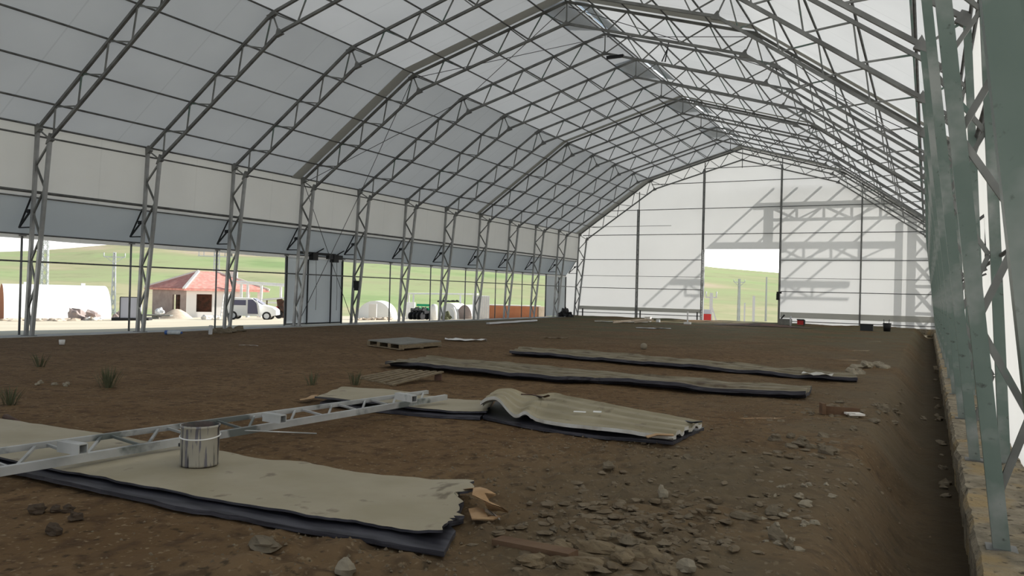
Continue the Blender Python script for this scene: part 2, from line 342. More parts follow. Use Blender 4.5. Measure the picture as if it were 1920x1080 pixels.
t.links.new(n.outputs[0], r.inputs[0])
s = N(t, 'ShaderNodeSeparateXYZ'); t.links.new(c.outputs['Object'], s.inputs[0])
# grass begins beyond the building site
v = N(t, 'ShaderNodeVectorMath', operation='DISTANCE'); v.inputs[1].default_value = (0, 18, 0); t.links.new(c.outputs['Object'], v.inputs[0])
nf = N(t, 'ShaderNodeTexNoise'); nf.inputs['Scale'].default_value = 0.11; nf.inputs['Detail'].default_value = 8; nf.inputs['Roughness'].default_value = .7; t.links.new(c.outputs['Object'], nf.inputs['Vector'])
mf = N(t, 'ShaderNodeMapRange'); mf.inputs[1].default_value = .52; mf.inputs[2].default_value = .72; mf.inputs[4].default_value = .55; t.links.new(nf.outputs[0], mf.inputs[0])
xf = N(t, 'ShaderNodeMix', data_type='RGBA'); xf.inputs[7].default_value = (0.24, 0.25, 0.15, 1); t.links.new(mf.outputs[0], xf.inputs[0]); t.links.new(r.outputs[0], xf.inputs[6])
m1 = N(t, 'ShaderNodeMapRange'); m1.inputs[1].default_value = 62; m1.inputs[2].default_value = 80; t.links.new(v.outputs['Value'], m1.inputs[0])
x = N(t, 'ShaderNodeMix', data_type='RGBA'); t.links.new(m1.outputs[0], x.inputs[0]); t.links.new(near, x.inputs[6]); t.links.new(xf.outputs[2], x.inputs[7])
t.links.new(x.outputs[2], b.inputs['Base Color'])
struct(gm.obj('ground', 'land'), 'pale dirt yard rising into green farmed hills', 'ground')

# foundation kerbs
k = MB()
def kerb_rows(x0, x1, ztop, zlow, y0, y1, step, amp):
    rows = []; y = y0
    while y <= y1+1e-6:
        e0 = x0+amp*nz(0, y, 1, 2.2)+amp*.5*nz(0, y, 2, 9)
        rows.append([(e0+.03, y, zlow), (e0, y, ztop-.05), (e0+.025, y, ztop+.01*nz(x0, y, 3, 5))]+[(lerp(e0+.05, x1, i/7), y, ztop+.035*nz(i*.6, y, 5, 5)+.02*nz(i, y, 8, 14)) for i in range(1, 8)]+[(x1+.01, y, zlow)])
        y += step
    return rows
k.grid(kerb_rows(18.93, 19.75, -.125, -.8, YB-.5, YE+.4, .06, .03), False)
struct(k.obj('trim_1', 'concrete'), 'rough concrete kerb under the right columns', 'kerb')
k = MB(); k.grid([[(x, y, z+(.008*nz(x, y, 1, 3) if z > -.1 else 0)) for x, z in ((-1.0, -.5), (-.98, -.03), (-.5, -.0), (-.1, .0), (.22, .0), (.25, -.4))] for y in axis([(YB-.5, YE+.4, .3)])], False)
struct(k.obj('trim_2', 'kerb_grey'), 'pale concrete strip under the left columns', 'kerb')
k = MB(); k.box((5.3-.55, YE+.1, -.13), 11.4, .5, .30); k.box((XM+6.0, YE+.1, -.13), 7.8, .5, .30); k.box((9.55, YE+.1, -.16), 4.2, .5, .25)
struct(k.obj('trim_3', 'concrete'), 'low concrete sill under the end wall', 'kerb')

# ------------------------------------------------------------------ membranes
def roof_panel(name, y0, y1, side):
    P = OP[1:4] if side < 0 else OP[3:6]; mb = MB()
    ny = max(2, int((y1-y0)/.5)); rows = []
    for j in range(ny+1):
        y = lerp(y0, y1, j/ny); row = []
        for (a, b_), n_ in zip(zip(P, P[1:]), (10, 10)):
            for i in range(n_+(1 if b_ is P[-1] else 0)):
                tt = i/n_; sag = .0
                row.append((lerp(a[0], b_[0], tt), y, lerp(a[1], b_[1], tt)-sag))
        rows.append(row)
    mb.grid(rows, False); return mb
def ceiling():
    mb = MB()
    segs = [(YB, -3), (-3, 9), (9, 21), (21, YE+.16)]
    for a, b_ in segs:
        for side in (-1, 1):
            P = OP[1:4] if side < 0 else OP[3:6]
            if side < 0: mb.quad((P[0][0], a, P[0][1]), (P[0][0], b_, P[0][1]), (P[1][0], b_, P[1][1]), (P[1][0], a, P[1][1]))
            else: mb.quad((P[1][0], a, P[1][1]), (P[1][0], b_, P[1][1]), (P[2][0], b_, P[2][1]), (P[2][0], a, P[2][1]))
    # shallow slopes, with the ridge slots left open
    slots = [(9.25, 10.45), (10.75, 11.75), (15.3, 16.4), (16.7, 17.8), (21.3, 22.4), (22.7, 23.8), (27.3, 28.4), (28.7, 29.7), (3.3, 4.4), (4.7, 5.8)]
    def shallow(side, y0, y1, x0, x1):
        # x measured towards the ridge on the left, mirrored on the right
        A, B_ = (OP[2], OP[3])
        f = lambda x: lerp(A[1], B_[1], (x-A[0])/(B_[0]-A[0]))
        if side < 0: mb.quad((x0, y0, f(x0)), (x0, y1, f(x0)), (x1, y1, f(x1)), (x1, y0, f(x1)))
        else: mb.quad((2*XM-x1, y0, f(x1)), (2*XM-x1, y1, f(x1)), (2*XM-x0, y1, f(x0)), (2*XM-x0, y0, f(x0)))
    A = OP[2][0]
    shallow(-1, YB, YE+.16, A, XM)
    s0, s1 = XM-.17, XM-.03
    shallow(1, YB, YE+.16, A, s0); shallow(1, YB, YE+.16, s1, XM)
    y = YB
    for a, b_ in sorted(slots): shallow(1, y, a, s0, s1); y = b_
    shallow(1, y, YE+.16, s0, s1)
    return mb
struct(ceiling().obj('ceiling', 'roof'), 'translucent white fabric roof', 'roof')
# doubled fabric at the joints, hung just inside the roof beside every fourth arch
def strip_mb(y0, y1, drop):
    mb = MB(); Q = off_profile(0.11-drop)[1:6]
    for a, b_ in zip(Q, Q[1:]): mb.quad((a[0], y0, a[1]), (a[0], y1, a[1]), (b_[0], y1, b_[1]), (b_[0], y0, b_[1]))
    return mb
for y0, y1, w in ((8.50, 8.93, 'above the left doorway'), (20.62, 20.93, 'over the middle of the hall'), (32.42, 33.10, 'against the end wall')):
    tag(strip_mb(y0, y1, .045).obj('fabric_joint_strip', 'band', origin=(XM, y0, 9)), 'dark doubled fabric joint strip across the roof '+w, 'fabric strip')
# ridge vent hoods
for i, (y0, w) in enumerate([(3.1, 'nearest the camera'), (9.1, 'nearest bright one at the top centre'), (15.1, 'second bright one along'), (21.1, 'third bright one along'), (27.1, 'smallest, nearest the end wall')]):
    mb = MB(); f = lambda x, o: lerp(OP[2][1], OP[3][1], (x-OP[2][0])/(OP[3][0]-OP[2][0]))+o
    mb.quad((8.80, y0-.1, f(8.80, .05)), (8.80, y0+1.9, f(8.80, .05)), (XM-.02, y0+2.9, f(XM-.02, .06)), (XM-.02, y0+.1, f(XM-.02, .06)))
    mb.quad((XM+.19, y0+.1, f(XM-.19, .05)), (XM+.19, y0+2.9, f(XM-.19, .05)), (XM+.62, y0+2.9, f(XM-.62, .05)), (XM+.62, y0+.1, f(XM-.62, .05)))
    tag(mb.obj('ridge_vent_hood', 'flap', origin=(XM, y0, 9.6)), 'grey fabric vent hood at the roof ridge, '+w, 'roof vent')

# left wall, fixed upper band
mb = MB()
xo = lambda z: lerp(-.33, -.11, z/4.88)
mb.quad((xo(3.25), YB, 3.25), (xo(3.25), YE+.16, 3.25), (OP[1][0], YE+.16, OP[1][1]), (OP[1][0], YB, OP[1][1]))
struct(mb.obj('wall_left', 'wallf'), 'fixed fabric band of the left wall', 'wall')
# right wall, down to the kerb with a small gap beside a post
RX = lambda z: 2*XM-lerp(-.41, -.10, z/4.88)
mb = MB()
def rq(y0, y1, z0, z1): mb.quad((RX(z0), y0, z0), (RX(z1), y0, z1), (RX(z1), y1, z1), (RX(z0), y1, z0))
rq(YB, YE+.16, 3.36, OP[1][1]-.005); yy = YB
for ys_ in (.0, 10.1, 14.3, 19.7):
    rq(yy, ys_+.15, -.13, 3.36); rq(ys_+.15, ys_+.55, -.13, 1.6); rq(ys_+.15, ys_+.55, 2.25, 3.36); yy = ys_+.55
    for poly in (((.15, 1.6), (.15, 2.25), (.42, 2.25), (.42, 2.22), (.20, 1.80), (.20, 1.6)), ((.32, 1.6), (.32, 1.8), (.50, 2.22), (.50, 2.25), (.55, 2.25), (.55, 1.6)), ((.20, 1.6), (.20, 1.8), (.32, 1.8), (.32, 1.6)), ((.42, 2.22), (.42, 2.25), (.50, 2.25), (.50, 2.22))):
        mb.quad(*[(RX(z), ys_+y, z) for y, z in poly])
rq(yy, YE+.16, -.13, 3.36)
struct(mb.obj('wall_right', 'wallf'), 'fabric wall behind the right columns', 'wall')
# end wall with doorway
DX0, DX1, DZ = 7.56, 11.57, 4.0
mb = MB(); GY = YE+.12
def gz(x):
    for a, b_ in zip(OP, OP[1:]):
        if a[0] <= x <= b_[0] and b_[0]-a[0] > .5: return lerp(a[1], b_[1], (x-a[0])/(b_[0]-a[0]))-.02
    return 4.9
gp = [-.1, 1.5, 3, 4.35, 6, DX0]
for a, b_ in zip(gp, gp[1:]): mb.quad((a, GY, .02), (b_, GY, .02), (b_, GY, gz(b_)), (a, GY, gz(a)))
gp = [DX1, 13, 14.675, 16, 17.5, 19.1]
for a, b_ in zip(gp, gp[1:]): mb.quad((a, GY, -.12), (b_, GY, -.12), (b_, GY, gz(b_)), (a, GY, gz(a)))
mb.quad((DX0, GY, DZ), (DX1, GY, DZ), (DX1, GY, gz(DX1)), (XM, GY, gz(XM)), (DX0, GY, gz(DX0)))
mb.quad((-.93, GY, .0), (-.1, GY, .02), (-.1, GY, 4.9), (-.2, GY, 3.3), (-.93, GY, 2.42)); mb.quad((19.1, GY, -.12), (19.3, GY, -.12), (19.1, GY, 4.9))
struct(mb.obj('wall_back', 'gable'), 'white translucent fabric end wall with doorway', 'wall')
for x0, x1, z, w in ((0, DX0-.1, .62, 'left of the doorway'), (DX1+.1, 19.1, .62, 'right of the doorway')):
    mb = MB(); mb.quad((x0, GY-.03, z-.2-.08*(x0 > 9)), (x1, GY-.03, z-.2-.08*(x0 > 9)), (x1, GY-.03, z+.02), (x0, GY-.03, z+.02))
    tag(mb.obj('fabric_hem_band', 'band', origin=(x0, GY, z)), 'grey doubled hem band low on the end wall '+w, 'fabric strip')

# ------------------------------------------------------------------ arch trusses
def web(root, p, q, w=.030, mt='web_steel', name='web_strut'):
    mb = MB(); mb.beam((p[0], 0, p[1]), (q[0], 0, q[1]), w, w); return mb.obj(name, mt, root)
def plate(root, pts, name='gusset_plate'):
    mb = MB(); mb.prism([(a, -.05, b_) for a, b_ in pts], (0, .10, 0)); return mb.obj(name, 'steel', root)
def make_arch():
    root = thing('arch_truss', '', 'truss', (0, 0, 0))
    for side in (0, 1):
        f = mir if side else (lambda p: p); mt = 'paint_steel' if side else 'lit_column_steel'; cw = .088 if side else .078
        zb = -.13 if side else 0.0
        po0 = (PO[0][0]-.06*side, zb+.01); pi0 = (PI_[0][0]-.045*side, zb+.01)
        def ch(p, q, name, mt_, w=.085):
            p = f(p); q = f(q); mb = MB(); mb.beam((p[0], 0, p[1]), (q[0], 0, q[1]), w, w); mb.obj(name, mt_, root)
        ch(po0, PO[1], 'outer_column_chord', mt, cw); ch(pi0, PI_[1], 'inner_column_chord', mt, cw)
        ch(PO[1], PO[2], 'outer_lower_rafter', 'steel', .066); ch(PO[2], PO[3], 'outer_upper_rafter', 'steel', .066)
        ch(PI_[1], PI_[2], 'inner_lower_rafter', 'steel', .066); ch(PI_[2], PI_[3], 'inner_upper_rafter', 'steel', .066)
        # column zigzag
        lo = lambda z: (lerp(PO[0][0], PO[1][0], z/4.88)+.02, z); li = lambda z: (lerp(PI_[0][0], PI_[1][0], z/4.6)-.02, z)
        seq = [li(4.5), lo(4.02), li(3.46), lo(2.89), li(2.32), lo(1.76), li(1.2), lo(.66), li(.14)]
        web(root, f(PO[1]), f(PI_[1]))
        for a, b_ in zip(seq, seq[1:]): web(root, f(a), f(b_), .040)
        on = [PO[1]]+STEEP+[PO[2]]
        for i in range(5):
            if i == 0: web(root, f(STEEP[0]), f(STEEP_I[0]))
            else:
                tgt = STEEP_I[i]; web(root, f(on[i]), f(tgt)); web(root, f(on[i+1]) if i < 5 else f(PO[2]), f(tgt))
        web(root, f(PO[2]), f(PI_[2]))
        on = [PO[2]]+SHAL
        for i in range(4): web(root, f(on[i]), f(SHAL_I[i])); web(root, f(on[i+1]), f(SHAL_I[i]))
        web(root, f(SHAL[3]), f((XM-.03, 8.89)))
        plate(root, [f(p) for p in ((.38, 4.48), (.60, 4.58), (.50, 4.74))]); plate(root, [f(p) for p in ((4.50, 7.36), (4.72, 7.42), (4.56, 7.58))])
        plate(root, [f(p) for p in ((-.04, 4.74), (.14, 4.86), (.06, 5.0), (-.05, 4.95))]); plate(root, [f(p) for p in ((4.24, 7.82), (4.48, 7.92), (4.5, 8.0), (4.2, 7.92))])
        for x in (po0[0], pi0[0]):
            q = f((x, 0)); mb = MB(); mb.box((q[0], 0, zb+.008), .16, .16, .014); mb.obj('base_plate', 'steel', root)
    web(root, (XM, 9.46), (XM, 8.9)); plate(root, [(XM-.12, 8.84), (XM+.12, 8.84), (XM, 8.98)])
    return root
arch = make_arch()
arch_names = {11: 'against the end wall', -1: 'second nearest green-painted column at right', -2: 'nearest full green-painted column at right', -3: 'whose green column fills the right edge'}
for i in range(-3, 12):
    if i in arch_names: lab = 'steel lattice arch truss spanning the hall, '+arch_names[i]
    elif i == 3: lab = 'steel lattice arch truss on the near side of the left wall doorway'
    elif i == 4: lab = 'steel lattice arch truss on the far side of the left wall doorway'
    elif i < 3: lab = 'steel lattice arch truss, its left column '+['leftmost in the photo', 'second from the left edge', 'third from the left edge'][i]
    else: lab = 'steel lattice arch truss, '+ORD[11-i]+' one counted back from the end wall truss'
    if i == -3: arch.location = (0, -8.92, 0); arch['label'] = lab
    else: copy_tree(arch, (0, 3.0*i, 0), lab)

# ------------------------------------------------------------------ purlins
def tubething(name, p, q, r, label, cat, mt='tube', group=None, n=8):
    mb = MB(); mb.tube([p, q], r, n); return tag(mb.obj(name, mt, origin=p), label, cat, group)
def outp(p, o=.068):
    # offset outward from a chord point on the left half
    return (p[0]-o*.57, p[1]+o*.82) if p[0] < 4.35 else (p[0]-o*.28, p[1]+o*.96)
Y0, Y1 = YB+.1, YE+.06
rows_ = [('at the left eave', (0.0, 4.90))]+[('%s above the left eave' % ORD[i], p) for i, p in enumerate(STEEP)]+[('at the left roof knee', (4.35, 7.98))]+[('%s above the left knee' % ORD[i], p) for i, p in enumerate(SHAL)]
for w, p in rows_:
    q = outp(p); tubething('roof_purlin', (q[0], Y0, q[1]), (q[0], Y1, q[1]), .024, 'long grey steel roof purlin, row '+w, 'purlin')
    q = mir(q); tubething('roof_purlin', (q[0], Y0, q[1]), (q[0], Y1, q[1]), .024, 'long grey steel roof purlin, row '+w.replace('left', 'right'), 'purlin')
for sx_, w in ((-.06, 'left'), (.06, 'right')):
    tubething('ridge_purlin', (XM+sx_, Y0, 9.565), (XM+sx_, Y1, 9.565), .022, 'steel purlin running along the roof ridge, %s of the pair' % w, 'purlin')
for side, w in ((0, 'left'), (1, 'right')):
    f = mir if side else (lambda p: p)
    for z, r_, lab in ((4.72, .022, 'steel rail just under the %s eave'), (3.40, .034, 'thick steel rail halfway up the %s wall'), (3.27, .014, 'thin rail just under the thick %s wall rail'), (1.755, .02, 'low steel rail running along the %s wall')):
        q = f((lerp(-.22, 0, z/4.88)-.075, z)); tubething('side_rail', (q[0], Y0, q[1]), (q[0], Y1, q[1]), r_, lab % w, 'rail')

# ------------------------------------------------------------------ left flaps (hinged fabric awning), brackets and edge posts
FX, FZ = -.86, 2.44
for a, b_, w in ((YB, 8.9, 'nearest span, left of the doorway'), (8.9, 20.9, 'middle span'), (20.9, YE+.09, 'far span, beside the end wall')):
    root = thing('awning_flap', 'blue-grey fabric flap propped outward along the left wall, '+w, 'awning', (-.2, a, 3.3))
    mb = MB(); ny = int((b_-a)/.5); rows = []
    for j in range(ny+1):
        y = lerp(a, b_, j/ny); rows.append([(lerp(-.21, FX, tt)+.2, y-a, lerp(3.30, FZ, tt)-.05*math.sin(PI*tt)*(1+.4*math.sin(2*PI*y/3)) - 3.3) for tt in (0, .2, .4, .6, .8, 1)])
    mb.grid(rows); mb.obj('flap_fabric', 'flap', root)
    mb = MB(); mb.grid([[(FX+.2, lerp(a, b_, j/ny)-a, FZ-3.3), (FX+.205, lerp(a, b_, j/ny)-a, FZ-.13-3.3-.012*math.sin(j))] for j in range(ny+1)]); mb.obj('hem', 'wallf', root)
    mb = MB(); mb.tube([(FX+.2, 0, FZ-3.3-.01), (FX+.2, b_-a, FZ-3.3-.01)], .02); mb.obj('edge_pipe', 'tube', root)
def make_bracket(side):
    s_ = -1 if side else 1; root = thing('flap_bracket', '', 'bracket')
    P = lambda x, z: (s_*x, 0, z)
    mb = MB(); mb.beam(P(-.16, 3.3), P(-.62, 2.56), .03); mb.obj('sloped_arm', 'dark_steel', root)
    mb = MB(); mb.beam(P(-.62, 2.56), P(-.10, 2.56), .03); mb.obj('level_arm', 'dark_steel', root)
    mb = MB(); mb.beam(P(-.62, 2.56), P(-.13, 3.0), .035); mb.obj('brace', 'dark_steel', root)
    mb = MB(); mb.box(P(-.22, 2.94), .09, .1, .09); mb.obj('pivot', 'dark_steel', root)
    return root
br = make_bracket(0)
for i in range(-1, 12):
    lab = 'dark triangular flap bracket on the %s left column counted from the end wall' % ORD[11-i]
    if i == -1: br.location = (0, -3, 0); br['label'] = lab
    else: copy_tree(br, (0, 3.0*i-.06*(i == 11), 0), lab)
pm = None
for i in range(-1, 11):
    if i == 3: pass
    y = 3.0*i+.22
    gz_ = ground_z(FX, y) if y < 33 else 0
    lab = 'thin grey post under the flap edge, %s one counted from the end wall' % ORD[10-i]
    mb = MB(); mb.tube([(0, 0, -.03), (0, 0, FZ-.03)], .027); 
    if pm is None:
        root = thing('flap_post', lab, 'post', (FX, y, 0)); mb.obj('pole', 'steel', root); mc = MB(); mc.box((0, 0, FZ-.05), .12, .16, .03); mc.obj('cap_plate', 'steel', root)
        pm = root
    else: copy_tree(pm, (FX, y, 0), lab)
# closed wall panels (doorway with winches; end bay)
def closed_panel(y0, y1, label, posts):
    root = thing('fabric_door_panel', label, 'door', (FX-.03, y0, 0))
    mb = MB(); n_ = 14; mb.grid([[(.01*math.sin(j*1.7+z), lerp(0, y1-y0, j/n_), z) for z in (0, .8, 1.6, 2.34)] for j in range(n_+1)]); mb.obj('fabric', 'flap', root)
    for y in (0.02, y1-y0-.02): m2 = MB(); m2.beam((.04, y, 0), (.04, y, 2.36), .05); m2.obj('edge_post', 'dark_steel', root)
    for y in posts: m2 = MB(); m2.beam((.06, y-y0, 0), (.06, y-y0, 2.30), .04); m2.obj('guide_post', 'dark_steel', root)
    return root
dp = closed_panel(9.24, 12.22, 'closed pale grey fabric door in the left wall under two dark winch boxes', (10.3, 11.55))
m2 = MB(); m2.box((.02, 1.5, .03), .06, 3.0, .05); m2.obj('bottom_bar', 'dark_steel', dp)
closed_panel(30.22, 33.10, 'closed pale grey fabric panel of the left wall beside the end wall', (32.0,))
for (px, py), (dy, dz), w in (((588, 481), (.26, .26), 'left'), ((627, 485), (.26, .28), 'right')):
    d = ray(px, py); p = CAM+d*((FX+.12-CAM.x)/d.x)
    root = thing('winch_box', 'dark winch motor box over the left wall door, %s of the pair' % w, 'winch', tuple(p))
    mb = MB(); mb.box((0, 0, 0), .2, dy, dz); mb.obj('housing', 'black', root)
    mb = MB(); mb.tube([(.05, 0, .1), (.18, .32, .3)], .022); mb.obj('lever', 'dark_steel', root)
    mb = MB(); mb.tube([(.05, .08, -.1), (.06, .10, -.8), (.05, .14, -1.3), (.08, .09, -1.9)], .008, 5); mb.obj('chain', 'cable', root)
mb = MB(); mb.box((FX+.1, 10.7, 2.52), .1, 1.9, .09); mb.box((FX+.12, 11.6, 2.44), .16, .75, .16)
tag(mb.obj('winch_shaft', 'dark_steel', origin=(FX+.1, 10.7, 2.5)), 'dark grey roller shaft joining the two winch boxes over the door', 'shaft')
d = ray(669, 533); p = CAM+d*((.05-CAM.x)/d.x)
mb = MB(); mb.box(p, .14, .22, .26); mb.box(p+Vector((0, -.03, -.17)), .1, .12, .12); tag(mb.obj('hand_winch', 'black', origin=p), 'small black winch hanging on the column right of the left wall door', 'winch')

root = thing('gap_hinge', 'dark hinge arms holding the bright gap in the right wall beside a green column', 'hinge', (19.2, .2, 2.0))
mb = MB(); mb.beam((-.02, -.02, .35), (.10, .30, .47), .035); mb.obj('upper_arm', 'black', root)
mb = MB(); mb.beam((.0, -.22, -.30), (.10, .06, -.25), .035); mb.beam((.0, -.22, -.36), (.10, .06, -.31), .025); mb.obj('lower_arm', 'black', root)
mb = MB(); mb.beam((.10, .06, -.25), (.10, .30, .47), .02); mb.obj('link', 'dark_steel', root)
# ------------------------------------------------------------------ bracing cables in the doorway bay
A_, B_ = 9.0, 12.0
def cable(p, q, lab): tubething('bracing_cable', p, q, .011, lab, 'cable', 'cable', n=5)
cable((.02, A_+.05, 4.78), (-.12, B_-.05, .1), 'thin bracing rod on the left wall falling towards the end wall')
cable((.06, B_-.05, 4.78), (-.08, A_+.05, .1), 'thin bracing rod on the left wall rising towards the end wall')
for s_, w in ((0, 'left'), (1, 'right')):
    f = mir if s_ else (lambda p: p); e3 = lambda p, y, o=0: (f(p)[0], y, p[1]-o)
    cable(e3((.06, 4.86), B_, .02), e3((4.35, 7.90), A_), 'thin bracing cable on the steep %s roof slope, reaching back to the doubled joint' % w)
    cable(e3((.06, 4.86), A_, .06), e3((4.35, 7.90), B_, .04), 'thin bracing cable on the steep %s roof slope, reaching away from the doubled joint' % w)
    cable(e3((4.40, 7.88), A_), e3((XM-.05, 9.40), B_), 'thin bracing cable on the shallow %s roof slope, rising towards the end wall' % w)
    cable(e3((4.40, 7.88), B_, .04), e3((XM-.05, 9.40), A_, .04), 'thin bracing cable on the shallow %s roof slope, falling towards the end wall' % w)
mb = MB(); mb.box((XM+.35, 12.0, 8.74), .55, .10, .09); tag(mb.obj('ridge_clamp', 'black', origin=(XM, 12, 8.74)), 'short black box clamped under the roof truss just below the ridge', 'clamp')
p = atY(1247, 116, 12.0); mb = MB(); mb.tube([p+Vector((.1, 0, .6)), p+Vector((.0, 0, .0)), p+Vector((-.1, 0, .02)), p+Vector((.05, 0, .35))], .02, 5); tag(mb.obj('hanging_hook', 'dark_steel', origin=p), 'small dark hook hanging from the roof truss right of the ridge', 'hook')

# ------------------------------------------------------------------ end wall posts and rails
def lattice_post(x, z0, z1, ztop, w, laced):
    root = thing('gable_post', w, 'post', (x, YE-.05, z0)); L = z1-z0
    for y in (-.13, .13): mb = MB(); mb.beam((0, y, 0), (0, y, L), .06); mb.obj('chord', 'steel', root)
    n_ = int(L/.27)
    mb = MB()
    for i in range(n_):
        a, b2 = i*L/n_, (i+1)*L/n_; s_ = .13 if i % 2 else -.13
        mb.beam((0, s_, a), (0, -s_, b2), .025)
        if laced: mb.beam((0, -.13, a), (0, .13, a), .03)
    mb.obj('lacing', 'web_steel', root)
    mb = MB(); mb.beam((0, .1, L), (0, .1, ztop-z0), .045); mb.obj('top_stub', 'steel', root)
    return root
PX = [3.69, 7.47, 11.62, 15.59]
lattice_post(PX[0], .0, 6.3, 7.35, 'laced dark post on the end wall, leftmost of four', True)
lattice_post(PX[1], .0, 8.45, 8.85, 'tall laced post on the end wall along the left side of the doorway', True)
lattice_post(PX[2], .0, 8.5, 8.9, 'tall post on the end wall along the right side of the doorway', False)
lattice_post(PX[3], -.1, 6.65, 7.28, 'slim dark post on the end wall, rightmost of four', False)
for i, (z, x0, x1, w) in enumerate([(6.29, 1.9, 17.1, 'third row from the top'), (4.854, .2, 18.8, 'level with the eaves'), (3.413, .1, DX0-.15, 'left of the doorway head'), (3.413, DX1+.1, 19.0, 'right of the doorway head'),
        (1.737, .05, DX0-.15, 'waist high left of the doorway'), (1.737, DX1+.1, 19.05, 'waist high right of the doorway'), (.26, .05, DX0-.15, 'lowest row, left of the doorway'), (.16, DX1+.1, 19.1, 'lowest row, right of the doorway'),
        (7.74, 4.4, 14.7, 'second row from the top'), (8.52, 7.5, 11.6, 'shortest, just under the ridge'), (5.36, .8, 5.6, 'thin one above the eave level at left'), (2.45, .1, DX0-.15, 'thin one between the lower rows, left part'), (2.45, DX1+.1, 19.05, 'thin one between the lower rows, right part')]):
    tubething('gable_rail', (x0, YE+.085, z), (x1, YE+.085, z), .012 if 'thin' in w else .02, 'dark horizontal rail on the end wall, '+w, 'rail')
tubething('king_post', (XM, YE+.02, 8.84), (XM, YE+.02, 8.45), .02, 'short vertical stub under the end wall ridge', 'post')
p = Vector((DX1+.02, YE-.22, 1.45)); mb = MB(); mb.box(p, .16, .16, .34); mb.box(p+Vector((.05, 0, .22)), .24, .12, .1); tag(mb.obj('door_winch', 'black', origin=p), 'small black winch on the right post of the end wall doorway', 'winch')

# ------------------------------------------------------------------ steel canopy standing outside behind the end wall (throws the shadows seen on it)
root = thing('steel_canopy_frame', 'open steel canopy outside whose lattice shadow falls on the end wall', 'frame', (11.3, 33.4, 0))
def cf(x, y, z): return (x-11.3, y-33.4, z)
gb = -.8
for dY in (1.5, 4.5, 7.4):
    y = 33+dY
    mb = MB(); mb.beam(cf(11.25, y, 7.3), cf(20.6, y, 7.3), .24, .2, Vector((0, 1, 0))); mb.obj('roof_beam', 'dark_steel', root)
    mb = MB(); mb.beam(cf(12.1, y, 6.55), cf(20.6, y, 6.55), .10); mb.obj('bottom_chord', 'dark_steel', root)
    x = 12.1; k_ = 0
    while x < 19.5:
        mb = MB(); mb.beam(cf(x, y, 6.55), cf(x, y, 7.25), .08); mb.obj('vertical', 'dark_steel', root)
        mb = MB(); mb.beam(cf(x if k_ % 2 else x+1.35, y, 6.55), cf(x+1.35 if k_ % 2 else x, y, 7.22), .07); mb.obj('diagonal', 'dark_steel', root)
        x += 1.35; k_ += 1
y = 34.5
for x in (18.95, 20.08): mb = MB(); mb.beam(cf(x, y, gb), cf(x, y, 7.2), .26, .2); mb.obj('column', 'dark_steel', root)
mb = MB(); mb.beam(cf(18.3, 34.4, gb), cf(18.3, 34.4, 6.2), .2); mb.obj('column', 'dark_steel', root)
z = 0.4; 
while z < 6:
    mb = MB(); mb.beam(cf(18.95, y, z), cf(20.08, y, z), .1); mb.obj('tie', 'dark_steel', root)
    for a, b2 in ((z, z+1.35), (z+1.35, z)): mb = MB(); mb.beam(cf(18.95, y, a), cf(20.08, y, b2), .1); mb.obj('lacing', 'dark_steel', root)
    z += 1.35
mb = MB(); mb.beam(cf(12.0, y, 5.1), cf(12.0, y, 7.25), .36, .2); mb.obj('hanging_post', 'dark_steel', root)
mb = MB(); mb.beam(cf(11.3, 34.6, 5.08), cf(13.0, 34.6, 5.02), .2, .2); mb.obj('lower_beam', 'dark_steel', root)
for k_ in range(7): mb = MB(); mb.beam(cf(11.35+1.2*k_, 33.35, 7.42), cf(11.35+1.2*k_, 42.6, 7.42), .085); mb.obj('canopy_purlin', 'dark_steel', root)

# ------------------------------------------------------------------ sheets on the floor
def slab(root, name, near, far, zt, th, mt, nu=60, nv=14, corr=0, camp=.02, wob=.012, jag=.02, lift=None, seed=0, edge_mt=None):
    """near/far: lists of world (x,y) polylines; top surface with wrinkles, sides turned down to the ground"""
    def along(P, t_):
        k_ = t_*(len(P)-1); i = min(int(k_), len(P)-2); return Vector(P[i]).lerp(Vector(P[i+1]), k_-i)
    rows = []
    for i in range(nu+1):
        u = i/nu; a = along(near, u); b2 = along(far, u); row = []
        for j in range(nv+1):
            v_ = j/nv; p = a.lerp(b2, v_)
            e_ = jag*(nz(u*9, seed, v_*2)+.6*nz(u*31, seed+2, 0))
            ax = (b2-a).normalized(); p = p+ax*(e_*(1 if j == nv else (-1 if j == 0 else 0)))
            if i in (0, nu):
                dirv = (along(near, 1)-along(near, 0)).normalized(); p = p+dirv*jag*1.3*(nz(v_*7, seed+5, 0)+.7*nz(v_*23, seed+6, 0))
            z = zt+wob*nz(p.x, p.y, seed, 1.7)+wob*.4*nz(p.x, p.y, seed, 5)
            if corr: z += camp*max(-.45, min(.45, math.sin(v_*corr*2*PI+.4)))*1.6
            if lift: z += lift(u, v_)
            row.append(Vector((p.x, p.y, z)))
        rows.append(row)
    mb = MB(); mb.grid(rows, not corr)
    top = mb.obj(name, mt, root, None)
    me = MB()
    ring = [rows[i][0] for i in range(nu+1)]+[rows[nu][j] for j in range(1, nv+1)]+[rows[i][nv] for i in range(nu-1, -1, -1)]+[rows[0][j] for j in range(nv-1, -1, -1)]
    me.grid([ring, [Vector((p.x, p.y, p.z-th)) for p in ring]], False)
    low = [[Vector((p.x, p.y, p.z-th)) for p in r_] for r_ in rows]; me.grid(low)
    me.obj(name+'_edge', edge_mt or mt, root, None)
def XY(*pp, z=.08): return [tuple(at(a, b2, z).xy) for a, b2 in pp]
